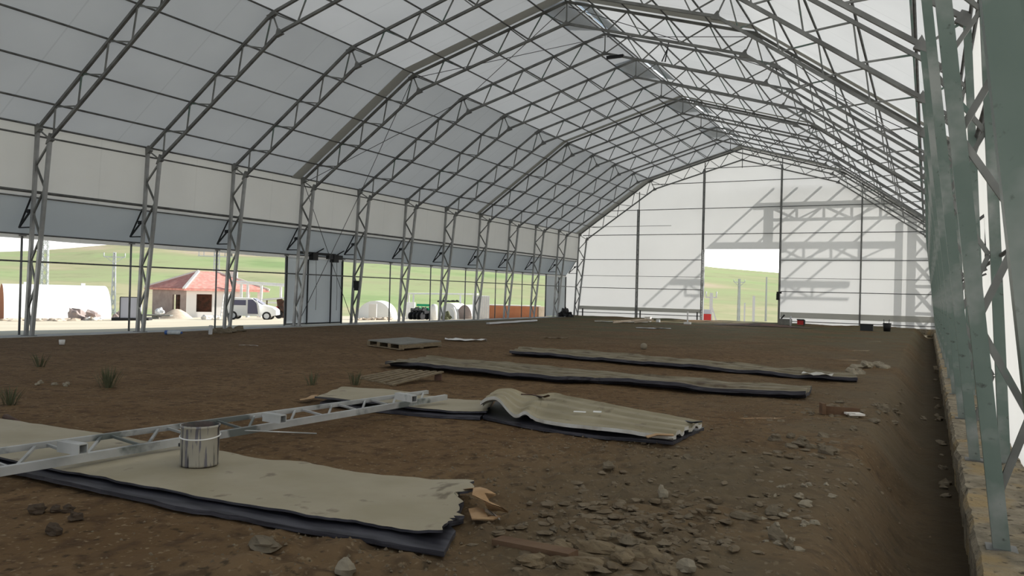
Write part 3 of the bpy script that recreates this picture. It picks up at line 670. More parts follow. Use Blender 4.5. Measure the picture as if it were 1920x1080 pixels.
# big foreground panel
PA_near = XY((-160, 830), (60, 868), (340, 924), (600, 968), (830, 1003)); PA_far = XY((-90, 772), (125, 802), (430, 849), (590, 871), (888, 912))
root = thing('flat_sheet_panel', 'big flat beige sheet panel in the foreground with a torn right end', 'panel', (0, 0, 0))
def lA(u, v_):
    c_ = sst(.93, 1.0, u); return .03*c_*(1+math.sin(v_*9+1))*.5+.03*sst(.5, .9, v_)*c_-.006
slab(root, 'top_sheet', PA_near, PA_far, .085, .014, 'beige', 110, 24, lift=lA, seed=1, jag=.055, wob=.012, edge_mt='bluegrey')
slab(root, 'lower_sheet', [tuple(Vector(p)+Vector((0.0, -.035))) for p in XY((-160, 838), (60, 876), (340, 934), (600, 980), (840, 1018))], [tuple(Vector(p)+Vector((0, .015))) for p in PA_far[:-1]]+XY((870, 930)), .048, .026, 'bluegrey', 60, 8, seed=3, jag=.035, wob=.006)
# peeled tan strips at the torn end
def curl(pts, w, name, label, mt='tan', root=None, seed=0):
    rows = []; pts = [Vector(p) for p in pts]
    for i, p in enumerate(pts):
        d_ = (pts[min(i+1, len(pts)-1)]-pts[max(i-1, 0)]).normalized(); n_ = d_.cross(Vector((0, 0, 1))).normalized()*w*(1+.35*nz(i*1.3, seed, 0)*2)
        rows.append([p-n_*.5, p+Vector((0, 0, .012)), p+n_*.5+Vector((0, 0, .006))])
    mb = MB(); mb.grid(rows); mb.grid([[q-Vector((0, 0, .006)) for q in r_] for r_ in rows]); o = mb.obj(name, mt, root, None); return o
q = lambda x, y, z: at(x, y, z)
curl([q(884, 918, .12), q(900, 917, .17), q(908, 928, .17), q(914, 942, .13), q(926, 950, .10), q(936, 960, .05)], .11, 'peeled_lining', '', root=root, seed=1)
curl([q(893, 955, .08), q(900, 972, .06), q(915, 974, .05), q(926, 968, .04)], .09, 'peeled_lining', '', root=root, seed=2)
curl([q(913, 958, .09), q(920, 962, .07), q(928, 968, .05), q(936, 974, .03)], .03, 'rolled_scrap', '', 'foil', root=root, seed=3)
# second flat panel, left part behind the lying truss
root = thing('flat_sheet_panel', 'smaller flat pale beige sheet behind the lying lattice girder', 'panel', (0, 0, 0))
slab(root, 'top_sheet', XY((590, 746), (680, 758), (760, 764), (840, 770), (912, 772)), XY((640, 728), (700, 732), (780, 741), (850, 748), (925, 753)), .095, .02, 'beige', 60, 12, seed=11, edge_mt='bluegrey', wob=.02, lift=lambda u, v_: .02*math.sin(u*6))
slab(root, 'lower_sheet', XY((600, 752), (700, 766), (800, 776), (900, 782), z=.05), XY((650, 733), (730, 740), (830, 748), (920, 755), z=.05), .045, .03, 'bluegrey', 30, 6, seed=12)
curl([q(562, 750, .03), q(578, 748, .04), q(592, 742, .05), q(600, 741, .06)], .12, 'peeled_lining', '', root=root, seed=4)
# crumpled corrugated sheet
root = thing('corrugated_sheet', 'crumpled corrugated beige sheet with a buckled white edge at centre right', 'sheet', (0, 0, 0))
def lC(u, v_): return .11*math.exp(-((u-.10)/.07)**2)*(1-.5*v_)+.07*math.exp(-((u-.30)/.05)**2)*(1-v_)+.05*math.exp(-((u-.02)/.05)**2)+.02*math.sin(u*17)*(u < .35)
slab(root, 'sheet', XY((900, 772), (960, 783), (1010, 793), (1080, 804), (1160, 814), (1252, 824)), XY((925, 748), (985, 744), (1040, 742), (1100, 755), (1200, 775), (1316, 797)), .105, .034, 'beige2', 90, 40, corr=4, camp=.022, seed=21, lift=lC, edge_mt='foil', jag=.03)
slab(root, 'lower_sheet', XY((905, 782), (1010, 803), (1110, 816), (1262, 829), z=.04), XY((930, 752), (1040, 752), (1150, 772), (1320, 801), z=.04), .045, .03, 'bluegrey', 40, 6, seed=22)
curl([q(978, 740, .12), q(1000, 741, .11), q(1018, 745, .14), q(1028, 742, .17)], .06, 'torn_flap', '', 'brown', root=root, seed=5)
curl([q(1210, 820, .10), q(1230, 815, .12), q(1262, 816, .12)], .09, 'peeled_lining', '', root=root, seed=6)
curl([q(1285, 790, .11), q(1300, 793, .14), q(1316, 791, .15)], .04, 'torn_flap', '', 'dark_steel', root=root, seed=7)
for (px, py, a, b2) in ((1087, 772, .05, .12), (1120, 772, .07, .08)):
    p = q(px, py, .15); mb = MB(); mb.box(p, b2, a, .006, .3); tag(mb.obj('paper_scrap', 'white', origin=p), 'small white paper scrap on the crumpled corrugated sheet, %s one' % ('left' if px < 1100 else 'right'), 'paper')
# third and fourth strips
root = thing('corrugated_strip', 'long dusty corrugated strip, the nearer of the two long ones', 'sheet', (0, 0, 0))
slab(root, 'strip', XY((722, 681), (900, 699), (1060, 713), (1125, 713), (1300, 730), (1510, 744), z=.06), XY((800, 671), (940, 681), (1120, 699), (1300, 712), (1400, 720), (1522, 728), z=.06), .07, .05, 'olive', 110, 36, corr=4, camp=.038, seed=31, wob=.03, edge_mt='bluegrey', lift=lambda u, v_: .03*(1-v_)*abs(math.sin(u*11)))
curl([q(722, 682, .06), q(745, 678, .12), q(765, 678, .1), q(790, 673, .12)], .30, 'crumpled_end', '', 'olive', root=root, seed=8)
root = thing('corrugated_strip', 'long dusty corrugated strip, the farther one reaching furthest right', 'sheet', (0, 0, 0))
slab(root, 'strip', XY((955, 661), (1080, 670), (1270, 686), (1400, 697), (1500, 705), (1608, 712), z=.06), XY((980, 653), (1100, 660), (1300, 676), (1450, 690), (1530, 697), (1600, 703), z=.06), .07, .05, 'olive', 110, 30, corr=3, camp=.038, seed=41, wob=.035, edge_mt='bluegrey')
p = q(1530, 706, .07); mb = MB(); mb.grid([[p+Vector((i*.09-.2, j*.12-.2, .02*math.sin(i*2+j)+.05)) for j in range(4)] for i in range(6)]); tag(mb.obj('plastic_scrap', 'foil', origin=p), 'pale plastic scrap caught on the right end of the far corrugated strip', 'scrap')

# ------------------------------------------------------------------ girder lying across the panels
root = thing('lying_lattice_girder', 'grey lattice girder lying across the foreground sheets behind the bucket', 'girder', (0, 0, 0))
ga0, ga1 = Vector((13.16, -8.95, .17)), Vector((13.72, -3.98, .17)); gb0, gb1 = Vector((13.62, -8.95, .13)), Vector((13.99, -4.02, .14))
mb = MB(); mb.beam(ga0, ga1, .036, .04, Vector((0, 0, 1))); mb.obj('rear_chord', 'silver', root)
mb = MB(); mb.beam(gb0, gb1, .042, .056, Vector((0, 0, 1))); mb.obj('front_chord', 'silver', root)
nn = 11
for i in range(nn):
    a, b2 = i/nn, (i+.85)/nn
    mb = MB(); mb.beam(ga0.lerp(ga1, a), gb0.lerp(gb1, a), .018, .018, Vector((0, 0, 1))); mb.obj('cross_strut', 'silver', root)
    mb = MB(); mb.beam(gb0.lerp(gb1, a), ga0.lerp(ga1, b2), .018, .018, Vector((0, 0, 1))); mb.obj('diagonal_strut', 'silver', root)
for (x1_, y1_, x2_, y2_) in ((116, 836, 156, 842), (498, 781, 531, 786), (745, 742, 777, 748)):
    a, b2 = at(x1_, y1_, .235), at(x2_, y2_, .235); d_ = (b2-a).normalized(); sw = MB()
    n_ = Vector((-d_.y, d_.x, 0))
    for s1 in (-.03, .03): sw.beam(a+n_*s1, b2+n_*s1, .008, .066, Vector((0, 0, 1)))
    for s1 in (-.03, .03): sw.beam(a+Vector((0, 0, s1)), b2+Vector((0, 0, s1)), .066, .008, Vector((0, 0, 1)))
    sw.obj('stub_tube', 'silver', root)
a = at(430, 806, .16); b2 = at(593, 813, .03); mb = MB(); mb.tube([a, b2], .007, 6); tag(mb.obj('thin_rod', 'silver', origin=a), 'thin pale metal rod leaning off the girder, right of the bucket', 'rod')

# ------------------------------------------------------------------ paint bucket
bp_ = at(374, 866, .10); root = thing('paint_bucket', 'dented tin paint bucket with black and cream drips on the front panel', 'bucket', (bp_.x, bp_.y, .083))
mb = MB(); R_ = .124; H_ = .272
mb.lathe((0, 0, 0), [(0.0, .004), (R_-.004, .004), (R_-.002, 0), (R_+.001, .008), (R_, .02), (R_, .10), (R_+.002, .15), (R_, .2), (R_, H_-.02), (R_+.005, H_-.012), (R_+.006, H_), (R_-.002, H_+.002)], 40); mb.obj('shell', 'tin', root)
mb = MB(); mb.lathe((0, 0, 0), [(R_-.003, H_+.001), (R_-.005, H_-.05), (R_-.006, H_-.10), (0, H_-.10)], 40); mb.obj('inside', 'tinside', root)
mb = MB(); mb.tube([(math.cos(t_)*(R_+.005), math.sin(t_)*(R_+.005), H_*.73-.012*math.cos(t_-5.2)) for t_ in [2*PI*i/36 for i in range(37)]], .005, 6, False); mb.obj('wire_handle', 'white', root)
dd = -R0; mb = MB(); mb.box((dd.x*(R_+.008), dd.y*(R_+.008), .13), .02, .02, .022); mb.obj('handle_lug', 'dark_steel', root)
mb = MB(); mb.tube([(dd.x*R_, dd.y*R_, H_-.03), (dd.x*(R_+.012), dd.y*(R_+.012), H_-.03)], .008, 8); mb.obj('handle_lug', 'white', root)

# ------------------------------------------------------------------ pallets
root = thing('board_pallet', 'grey board-topped pallet, the farther one lying left of centre', 'pallet', (0, 0, 0))
A1, B1, C1, D1 = [at(x_, y_, .15) for x_, y_ in ((690, 637), (752, 645), (838, 639), (765, 632))]
C1 = B1+(D1-A1); mb = MB(); mb.prism([A1, B1, C1, D1], (0, 0, -.022)); mb.obj('top_board', 'woodgrey', root)
for t_ in (0.02, .33, .66, .98):
    mb = MB(); a = A1.lerp(B1, t_); b2 = D1.lerp(C1, t_); mb.beam(a-Vector((0, 0, .065)), b2-Vector((0, 0, .065)), .08, .082, Vector((0, 0, 1))); mb.obj('bearer', 'wood', root)
for t_ in (0.03, .5, .97):
    mb = MB(); a = A1.lerp(D1, t_); b2 = B1.lerp(C1, t_); mb.beam(a-Vector((0, 0, .120)), b2-Vector((0, 0, .120)), .10, .022, Vector((0, 0, 1))); mb.obj('bottom_slat', 'wood', root)
root = thing('slatted_pallet', 'broken slatted wooden pallet tilted on one block, left of the long strips', 'pallet', (0, 0, 0))
A1, B1, C1, D1 = at(672, 708, .02), at(735, 722, .02), at(829, 697, .13), at(752, 693, .12)
for i in range(7):
    t_ = i/6; a = A1.lerp(B1, t_); b2 = D1.lerp(C1, t_); mb = MB(); mb.beam(a+Vector((.03*math.sin(i*3), 0, 0)), b2, .065, .018, Vector((0, 0, 1))); mb.obj('slat', 'wood', root)
for t_ in (.05, .5, .97):
    mb = MB(); a = A1.lerp(D1, t_); b2 = B1.lerp(C1, t_); mb.beam(a-Vector((0, 0, .02)), b2-Vector((0, 0, .02)), .06, .02, Vector((0, 0, 1))); mb.obj('crosspiece', 'wood', root)
mb = MB(); mb.box(C1-Vector((.04, .04, .075)), .1, .1, .09, .5); mb.obj('block', 'brown', root)

# ------------------------------------------------------------------ loose things on the floor
def lay(px, py, z=None):
    p = at(px, py, 0); 
    for _ in range(3): p = at(px, py, floor_z(p.x, p.y))
    return p
def rag(px, py, w, d_, mt, name, label, cat, h=.03, seed=0, rz=None):
    p = lay(px, py); rz = YAW if rz is None else rz; cx, sx2 = math.cos(rz), math.sin(rz); rows = []
    for i in range(9):
        r_ = []
        for j in range(5):
            a = (i/8-.5)*w; b3 = (j/4-.5)*d_*(1-.5*abs(i/8-.5)*2+.4*nz(i, seed, 0)); x_ = p.x+a*cx-b3*sx2; y_ = p.y+a*sx2+b3*cx
            r_.append((x_, y_, floor_z(x_, y_)+.008+h*max(0, .5+nz(i*.7, j*.9, seed))))
        rows.append(r_)
    mb = MB(); mb.grid(rows); return tag(mb.obj(name, mt, origin=p), label, cat)
rag(873, 640, 1.1, .5, 'white', 'plastic_sheet', 'crumpled white plastic sheet right of the board-topped pallet', 'sheet', .07, 1)
p = lay(915, 609); p1 = lay(1006, 603); mb = MB(); pts = [p.lerp(p1, k_/8)+Vector((.05*math.sin(k_*2.1), 0, .06)) for k_ in range(9)]
for a, b2 in zip(pts, pts[1:]): mb.beam(a, b2, .16, .06, Vector((0, 0, 1)))
tag(mb.obj('pale_lath', 'palegrey', origin=p), 'long pale lath on the far floor before the terracotta blocks', 'lath')
rag(1042, 635, .7, .15, 'wood', 'wood_scrap', 'thin tan wood scrap lying alone beyond the far strip', 'wood', .03, 3)
rag(790, 651, .16, .1, 'palestone', 'litter', 'small pale litter in front of the board-topped pallet', 'litter', .04, 4)
rag(797, 645, .12, .08, 'palestone', 'litter', 'tiny pale litter touching the corner of the board-topped pallet', 'litter', .04, 5)
rag(466, 648, .42, .04, 'foil', 'short_stick', 'short pale stick on bare floor left of the doorway', 'stick', .01, 6)
rag(760, 765, .12, .05, 'plastic', 'plastic_scrap', 'clear plastic strip tangled under the girder end', 'plastic', .05, 8)
rag(792, 773, .25, .10, 'plastic', 'plastic_film', 'see-through film lying in front of the small flat sheet', 'plastic', .02, 9)
rag(1225, 824, .22, .08, 'foil', 'foil_scrap', 'pale scrap under the near edge of the crumpled sheet', 'scrap', .02, 10)
p = lay(325, 628); root = thing('plastic_bottle', 'clear plastic bottle with blue ends lying near the left columns', 'bottle', tuple(p+Vector((0, 0, .06))))
a, b2 = -R0*.19, R0*.19
mb = MB(); mb.tube([a, a*.8, Vector((0, 0, 0)), b2*.8, b2], [.03, .055, .05, .055, .03], 12); mb.obj('bottle_body', 'plastic', root)
mb = MB(); mb.tube([b2*1.0, b2*1.18], .028, 10); mb.obj('cap', 'blue', root)
mb = MB(); mb.tube([a*.75, a*1.1], .058, 10); mb.obj('base', 'blue', root)
p = lay(116, 646); mb = MB(); mb.lathe(p, [(.0, 0), (.05, 0), (.06, .09), (.055, .1), (.045, .02), (0, .02)], 12); tag(mb.obj('paper_cup', 'white', origin=p), 'small white cup lying on the floor near the left edge', 'cup')
p = lay(394, 627); mb = MB(); mb.beam(p-Vector((0, 0, .1)), p+Vector((.02, 0, .24)), .07); tag(mb.obj('marker_stub', 'palegrey', origin=p), 'short white post stub at the left kerb beside rubble', 'post')
for i, (x_, y_) in enumerate(((407, 624), (420, 625), (432, 623), (447, 621))):
    p = lay(x_, y_); mb = MB(); mb.blob(p+Vector((0, 0, .03)), .22, .15, .11, i*3.1); tag(mb.obj('kerb_rubble', 'stone', origin=p), 'brown rubble lump beside the white post stub, '+OL(i, 4), 'rubble', 'rubble by the post stub')
p = lay(1207, 655); mb = MB(); mb.lathe(p, [(0, 0), (.06, .01), (.085, .06), (.075, .12), (.03, .15), (0, .155)], 14); tag(mb.obj('pale_ball', 'palestone', origin=p), 'round pale ball alone on the floor beyond the far strip', 'ball')
# broken board pieces
p = lay(1602, 782); root = thing('broken_board', 'small cream board piece lying flat by the brown scrap at right', 'board', tuple(p)); mb = MB(); mb.box((0, 0, .035), .17, .16, .02, .5); mb.obj('board', 'cream', root)
p = lay(1575, 778); mb = MB(); a = p+R0*-.2+Vector((0, 0, .05)); mb.beam(a, p+R0*.22+Vector((0, 0, .03)), .10, .02, Vector((0, 1, 0))); mb.box(a+Vector((0, 0, .02)), .04, .12, .12, .4); tag(mb.obj('broken_plank', 'woodred', origin=p), 'short brown plank scrap standing on edge in the right rubble', 'plank')
p0, p1 = lay(932, 1020), lay(1075, 1050); mb = MB(); mb.beam(p0+Vector((0, 0, .02)), p1+Vector((0, 0, .025)), .09, .03, Vector((0, 0, 1))); tag(mb.obj('half_buried_plank', 'woodred', origin=p0), 'reddish plank half buried in the bottom foreground', 'plank')
p0 = lay(10, 792); mb = MB(); mb.tube([p0+Vector((0, 0, .05)), lay(30, 797)+Vector((0, 0, .04)), lay(45, 799)+Vector((0, 0, .02)), lay(70, 798)+Vector((0, 0, .01))], [.03, .015, .01, .006], 6); tag(mb.obj('dry_twig', 'brown', origin=p0), 'dark dry twig on the floor above the foreground sheet', 'twig')
# weeds
def weed(px, py, h, n_, label):
    p = lay(px, py); mb = MB()
    for i in range(n_):
        a = random.uniform(0, 2*PI); l = h*random.uniform(.5, 1.1); d_ = Vector((math.cos(a), math.sin(a), 0)); o = p+d_*random.uniform(0, h*.35); lean = random.uniform(.2, .8)
        tip = o+d_*l*lean+Vector((0, 0, l)); mid = o.lerp(tip, .5)+Vector((0, 0, l*.1)); s_ = Vector((-d_.y, d_.x, 0))*.004
        mb.quad(o-s_, o+s_, mid+s_*1.3, mid-s_*1.3); mb.quad(mid-s_*1.3, mid+s_*1.3, tip)
    tag(mb.obj('weed_tuft', 'leaf', origin=p), label, 'weed')
weed(202, 727, .28, 60, 'green weed tuft on the floor left of centre, the larger one'); weed(18, 760, .2, 40, 'green weed tuft at the left edge above the foreground sheet')
weed(75, 688, .22, 30, 'faint small weed tuft high on the left floor'); weed(585, 722, .2, 25, 'small weed tuft left of the small flat sheet'); weed(665, 722, .2, 30, 'small weed tuft touching the slatted pallet')
# dark clods at left
for i, (x_, y_, s_) in enumerate(((72, 963, .05), (104, 960, .035), (127, 960, .035), (141, 976, .04), (102, 1002, .05))):
    p = lay(x_, y_); mb = MB(); mb.blob(p+Vector((0, 0, s_*.4)), s_, s_*.7, s_*.7, i*2.3, .35, .5, 4)
    tag(mb.obj('earth_clod', 'clod', origin=p), ['dark green-brown clod, leftmost of the row of three', 'dark clod, middle of the row of three', 'dark clod, right of the row of three', 'dark clod just below the row of three', 'dark clod, the lowest on the left floor'][i], 'clod')
# named stones
def stone(px, py, rx, rz_, label, mt='stone', cat='stone', ry=None, group=None, seed=None):
    p = lay(px, py); mb = MB(); mb.blob(p+Vector((0, 0, rz_*.35)), rx, ry or rx*.7, rz_, seed if seed is not None else random.uniform(0, 50), .3, .5, 4)
    return tag(mb.obj('stone', mt, origin=p), label, cat, group)
stone(1243, 932, .035, .05, 'white angular stone standing in the middle of the rubble', 'palestone')
stone(1454, 826, .07, .05, 'round dusty stone, larger of the pair right of centre'); stone(1482, 821, .05, .035, 'round dusty stone, smaller of the pair right of centre')
stone(1396, 972, .09, .022, 'long flat slab stone at lower right', ry=.03); stone(1452, 964, .055, .04, 'dark tilted slab stone beside the long flat one')
stone(1510, 949, .05, .03, 'yellowish stone above the heap at lower right', 'palestone'); stone(1458, 1012, .05, .045, 'pale lump at the top of the lowest right heap')
stone(1450, 996, .04, .02, 'flat pale stone above the lowest right heap'); stone(1480, 1028, .03, .03, 'small round stone just right of the lowest heap')
stone(645, 1075, .05, .045, 'yellowish stone cut by the bottom edge of the photo', 'palestone'); stone(1288, 1068, .045, .045, 'pale round stone near the bottom edge', 'palestone')
stone(1640, 791, .08, .03, 'flat stone right of the cream board, left one of two'); stone(1670, 794, .10, .03, 'flat stone right of the cream board, right one of two')
stone(1765, 700, .20, .16, 'big grey stone in the trench by the right kerb'); stone(1781, 727, .14, .09, 'lower grey stone in the trench beside the big one')
stone(1140, 877, .05, .035, 'small brown stone left of the rubble spread'); stone(1288, 865, .05, .04, 'pale stone near the upper middle of the rubble')
stone(495, 1025, .10, .03, 'pale mud lump half sunk in the foreground floor', ry=.06); stone(508, 974, .02, .02, 'tiny pale pebble under the foreground sheet edge', 'palestone')
stone(1745, 632, .2, .1, 'pale lump at the far right floor beside the end wall', 'palestone')
# grouped rubble
def cluster(n_, cx, cy, sxp, syp, smin, smax, label, group, mt='stone'):
    xs_ = sorted(random.gauss(cx, sxp) for i in range(n_))
    for i in range(n_):
        x_ = xs_[i]; y_ = random.gauss(cy, syp)
        p = lay(x_, y_)
        while p.x > 18.85: x_ -= 6; p = lay(x_, y_)
        s_ = random.uniform(smin, smax); fl = random.uniform(.3, .8); mb = MB(); mb.blob(p+Vector((0, 0, s_*fl*.3)), s_, s_*random.uniform(.5, .9), s_*fl, random.uniform(0, 60), .35, .5, random.choice((2, 3)))
        tag(mb.obj('rubble_stone', mt, origin=p), label+', '+OL(i, n_), 'stone', group)
cluster(16, 1180, 985, 105, 28, .015, .05, 'small dusty stone in the foreground rubble spread', 'foreground rubble stones')
cluster(11, 1490, 985, 45, 16, .02, .045, 'pale stone in the lower right heap', 'lower right heap stones', 'palestone')
cluster(8, 1460, 1012, 9, 9, .02, .032, 'pale knobbly stone of the lowest right heap', 'lowest right heap stones', 'palestone')
cluster(13, 1520, 832, 55, 14, .03, .08, 'dusty stone in the middle right rubble', 'middle right rubble stones')
cluster(13, 1590, 775, 60, 12, .03, .09, 'dusty stone around the brown plank scrap', 'stones around the plank scrap')
cluster(13, 1630, 693, 22, 6, .06, .15, 'pale stone in the far heap at the end of the strips', 'far heap stones', 'palestone')
cluster(9, 1500, 918, 50, 12, .015, .04, 'small pale stone right of the white angular stone', 'pale stones right of middle', 'palestone')
cluster(16, 1795, 860, 12, 75, .03, .08, 'dark stone in the trench beside the right kerb', 'trench stones')
for i in range(16):
    x_ = 1000+i*17; y_ = 1030+random.uniform(-18, 42)+abs(i-8)*2
    p = lay(x_, y_); mb = MB(); mb.blob(p+Vector((0, 0, .0)), random.uniform(.07, .13), .06, random.uniform(.022, .045), i*4.7, .3, .5, 5)
    tag(mb.obj('clay_crust_slab', 'mud', origin=p), 'tan dried clay slab near the bottom edge of the photo, '+OL(i, 16), 'clay', 'dried clay slabs')
mb = MB()
for (cx, cy, sxp, syp, n_, smax) in ((1160, 960, 120, 32, 260, .05), (1330, 985, 110, 40, 150, .04), (1540, 860, 70, 45, 150, .05), (1600, 770, 80, 22, 110, .06), (1250, 850, 120, 25, 120, .035), (1120, 1040, 100, 22, 120, .05)):
    for i in range(n_):
        p = lay(random.gauss(cx, sxp), random.gauss(cy, syp))
        if p.x > 18.4 or p.x < 16.5-(p.y+8)*-.0 and p.y < -6.9: continue
        s_ = random.uniform(.012, smax); mb.blob(p+Vector((0, 0, -.002)), s_, s_*random.uniform(.5, .9), s_*random.uniform(.15, .45), random.uniform(0, 60), .35, .4, 1)
tag(mb.obj('earth_flakes', 'crumb'), 'cracked earth flakes and small rubble spread over the right floor', 'rubble', kind='stuff')
cluster(9, 115, 721, 32, 1.5, .02, .05, 'small pale fleck on the floor left of the bigger weed', 'pale flecks at left', 'palestone')  # small pale blobs set along a long pale streak
# gravel: countless
mb = MB()
for i in range(4200):
    x_ = random.gauss(16.7, .75); y_ = random.uniform(-9.2, 2) if i % 3 else random.uniform(-9.2, -4.5)
    if x_ > 18.8 or x_ < 14.8: continue
    s_ = random.uniform(.005, .016); z_ = floor_z(x_, y_); k0 = len(mb.v); a = random.uniform(0, 6)
    for j in range(4): mb.v.append((x_+s_*math.cos(a+j*1.57)*random.uniform(.6, 1.2), y_+s_*math.sin(a+j*1.57)*random.uniform(.6, 1.2), z_-.002))
    mb.v.append((x_, y_, z_+s_*random.uniform(.4, .9)))
    for j in range(4): mb.f.append((k0+j, k0+(j+1) % 4, k0+4)); mb.sm.append(False)
tag(mb.obj('gravel', 'crumb'), 'scattered brown gravel and crumbs over the right floor', 'gravel', kind='stuff')

# ------------------------------------------------------------------ clutter by the end wall
def boxat(px, py, w, h, d_, mt, name, label, cat, rz=0.0, Y=None):
    p = atY(px, py, Y) if Y is not None else lay(px, py); mb = MB(); mb.box(p+Vector((0, 0, h/2)), w, d_, h, rz); return tag(mb.obj(name, mt, origin=p), label, cat)
Yw = 32.0
rag(1165, 605, 2.6, .5, 'cream', 'timber_offcuts', 'pale timber offcuts lying before the left part of the end wall', 'timber', .06, 61)
rag(1225, 616, 1.4, .4, 'palegrey', 'metal_offcuts', 'small grey metal offcuts on the floor before the timber pile', 'metal', .04, 62)
for i, (x0_, y0_, x1_, y1_) in enumerate(((1150, 606, 1215, 598), (1165, 604, 1225, 601), (1190, 606, 1222, 603))):
    a, b2 = lay(x0_, y0_), lay(x1_, y1_+5); mb = MB(); mb.beam(a+Vector((0, 0, .05)), b2+Vector((0, 0, .12+.04*i)), .09, .05); tag(mb.obj('timber_plank', 'sand', origin=a), 'pale timber plank in the pile at the end wall, %s of three' % ['leftmost', 'longest middle', 'shortest right'][i], 'plank')
boxat(1215, 603, .28, .25, .3, 'cream', 'small_carton', 'small pinkish white carton by the timber pile at the end wall', 'box')
boxat(1234, 604, .16, .14, .2, 'white', 'small_block', 'small white block alone right of the carton at the end wall', 'block')
p = lay(1289, 608); mb = MB(); mb.box(p+Vector((0, 0, .05)), .3, .3, .1); mb.tube([p, p+Vector((0, 0, .62))], .035); tag(mb.obj('white_stub_post', 'white', origin=p), 'white stub post on a base just left of the end wall doorway', 'post')
p = lay(1482, 614); mb = MB(); mb.tube([p, p+Vector((0, 0, .55))], .04); tag(mb.obj('white_stub_post', 'palegrey', origin=p), 'pale stub post right of the end wall doorway before a grey crate', 'post')
boxat(1472, 609, .62, .30, .35, 'woodgrey', 'grey_crate', 'grey crate behind the pale stub post right of the doorway', 'crate')
p = lay(1501, 610); root = thing('red_toolbox', 'small red toolbox with black edges at the foot of the end wall', 'toolbox', tuple(p)); mb = MB(); mb.box((0, 0, .14), .30, .22, .22); mb.obj('body', 'red', root); mb = MB(); mb.box((0, 0, .28), .34, .26, .06); mb.box((.18, 0, .14), .05, .24, .26); mb.obj('lid', 'black', root)
root = thing('black_crate', 'low black crate at the end wall right of its slim post', 'crate', tuple(lay(1625, 620))); mb = MB(); mb.box((0, 0, .14), .52, .35, .28); mb.obj('body', 'dark_steel', root); mb = MB(); mb.box((0, 0, .29), .56, .38, .03); mb.obj('rim', 'black', root)
p = lay(1663, 621); root = thing('black_bucket', 'black bucket with tools sticking up at the foot of the end wall', 'bucket', tuple(p)); mb = MB(); mb.lathe((0, 0, 0), [(0, 0), (.14, 0), (.18, .36), (.16, .36), (.12, .03), (0, .03)], 16); mb.obj('pail', 'black', root)
for dx in (-.1, .06): mb = MB(); mb.tube([(dx, 0, .1), (dx*1.4, 0, .52)], .015, 6); mb.obj('tool_handle', 'dark_steel', root)
p = lay(1465, 606); mb = MB(); mb.tube([p+Vector((-.12, 0, .1)), p+Vector((.15, 0, .45))], .04, 6); mb.box(p+Vector((-.1, 0, .12)), .14, .14, .2, .3); tag(mb.obj('leaning_tool', 'black', origin=p), 'dark tool leaning on the right post of the doorway', 'tool')
p = lay(1755, 622); mb = MB(); mb.tube([p+Vector((-.45, 0, .42)), p+Vector((-.15, 0, .14)), p+Vector((.1, .1, .1))], .03, 6); mb.box(p+Vector((-.15, 0, .12)), .22, .2, .14, .4); tag(mb.obj('leaning_tool', 'black', origin=p), 'dark tool lying in the right corner of the end wall', 'tool')
p = lay(1058, 595); mb = MB()
for j in range(3): mb.blob(p+Vector((.2*(j-1), .1*j, .12+.08*(j == 1))), .2, .17, .2+.12*(j == 1), j*5.1, .35, .5, 5)
tag(mb.obj('black_bag', 'black', origin=p), 'heap of black sacks in the far left corner', 'bag')
for i, (x_, w) in enumerate(((1092, 'leftmost'), (1200, 'middle'), (1307, 'rightmost'))):
    p = atY(x_, 590, YE+.0); mb = MB(); mb.box((p.x, YE+.02, .24), .06, .06, .48); tag(mb.obj('short_peg', 'dark_steel', origin=(p.x, YE, 0)), 'short dark peg at the foot of the end wall left of the doorway, '+w, 'peg')
p = lay(1430, 612); mb = MB(); rows = []
for i in range(12): rows.append([(p.x-2.2+.4*i, p.y+.35*(j-2), floor_z(p.x-2.2+.4*i, p.y+.35*(j-2))+.02+.13*math.exp(-((j-2)/.9)**2)*max(0, 1-abs(i-5.5)/6)) for j in range(5)])
mb.grid(rows); tag(mb.obj('dirt_ridge', 'brown', origin=p), 'low reddish dirt ridge across the end wall doorway', 'dirt')

# ------------------------------------------------------------------ outside things
def out(px, D):
    d_ = ray(px, 540); d_ = Vector((d_.x, d_.y, 0)); p = CAM+d_*D; return Vector((p.x, p.y, ground_z(p.x, p.y)))
FH = Vector((FW.x, FW.y, 0)).normalized(); AZ = math.atan2(R0.y, R0.x)
# tunnel (arched shed)
def tunnel(px, D, rad_, hgt, length, ang, label, back=True, ends=None, name='arched_shed', legs=0.0):
    p = out(px, D); root = thing(name, label, 'shed', tuple(p), rz=AZ+ang); mb = MB(); rows = []
    for i in range(11):
        y = lerp(0, length, i/10); rows.append([(y, rad_*math.cos(t_), -.1+hgt*max(0, math.sin(t_))**.85) for t_ in [PI*k_/20 for k_ in range(21)]])
    mb.grid(rows); mb.obj('cover', 'tunnel', root)
    for y, nm, mt_ in ((0, 'front_end', ends or 'tunnel'), (length, 'rear_end', 'tunnel')):
        mb = MB(); mb.quad(*[(y, rad_*math.cos(PI*k_/20), -.1+hgt*max(0, math.sin(PI*k_/20))**.85) for k_ in range(21)]); mb.obj(nm, mt_, root)
    return root
tr = tunnel(3, 62, 3.6, 2.85, 7.2, .62, 'long white arched fabric shed outside at far left', ends='terracotta')
for x_ in (1.6, 5.6):
    mb = MB(); mb.box((x_, 0, 2.8), .3, .3, .25); mb.obj('roof_vent', 'white', tr)
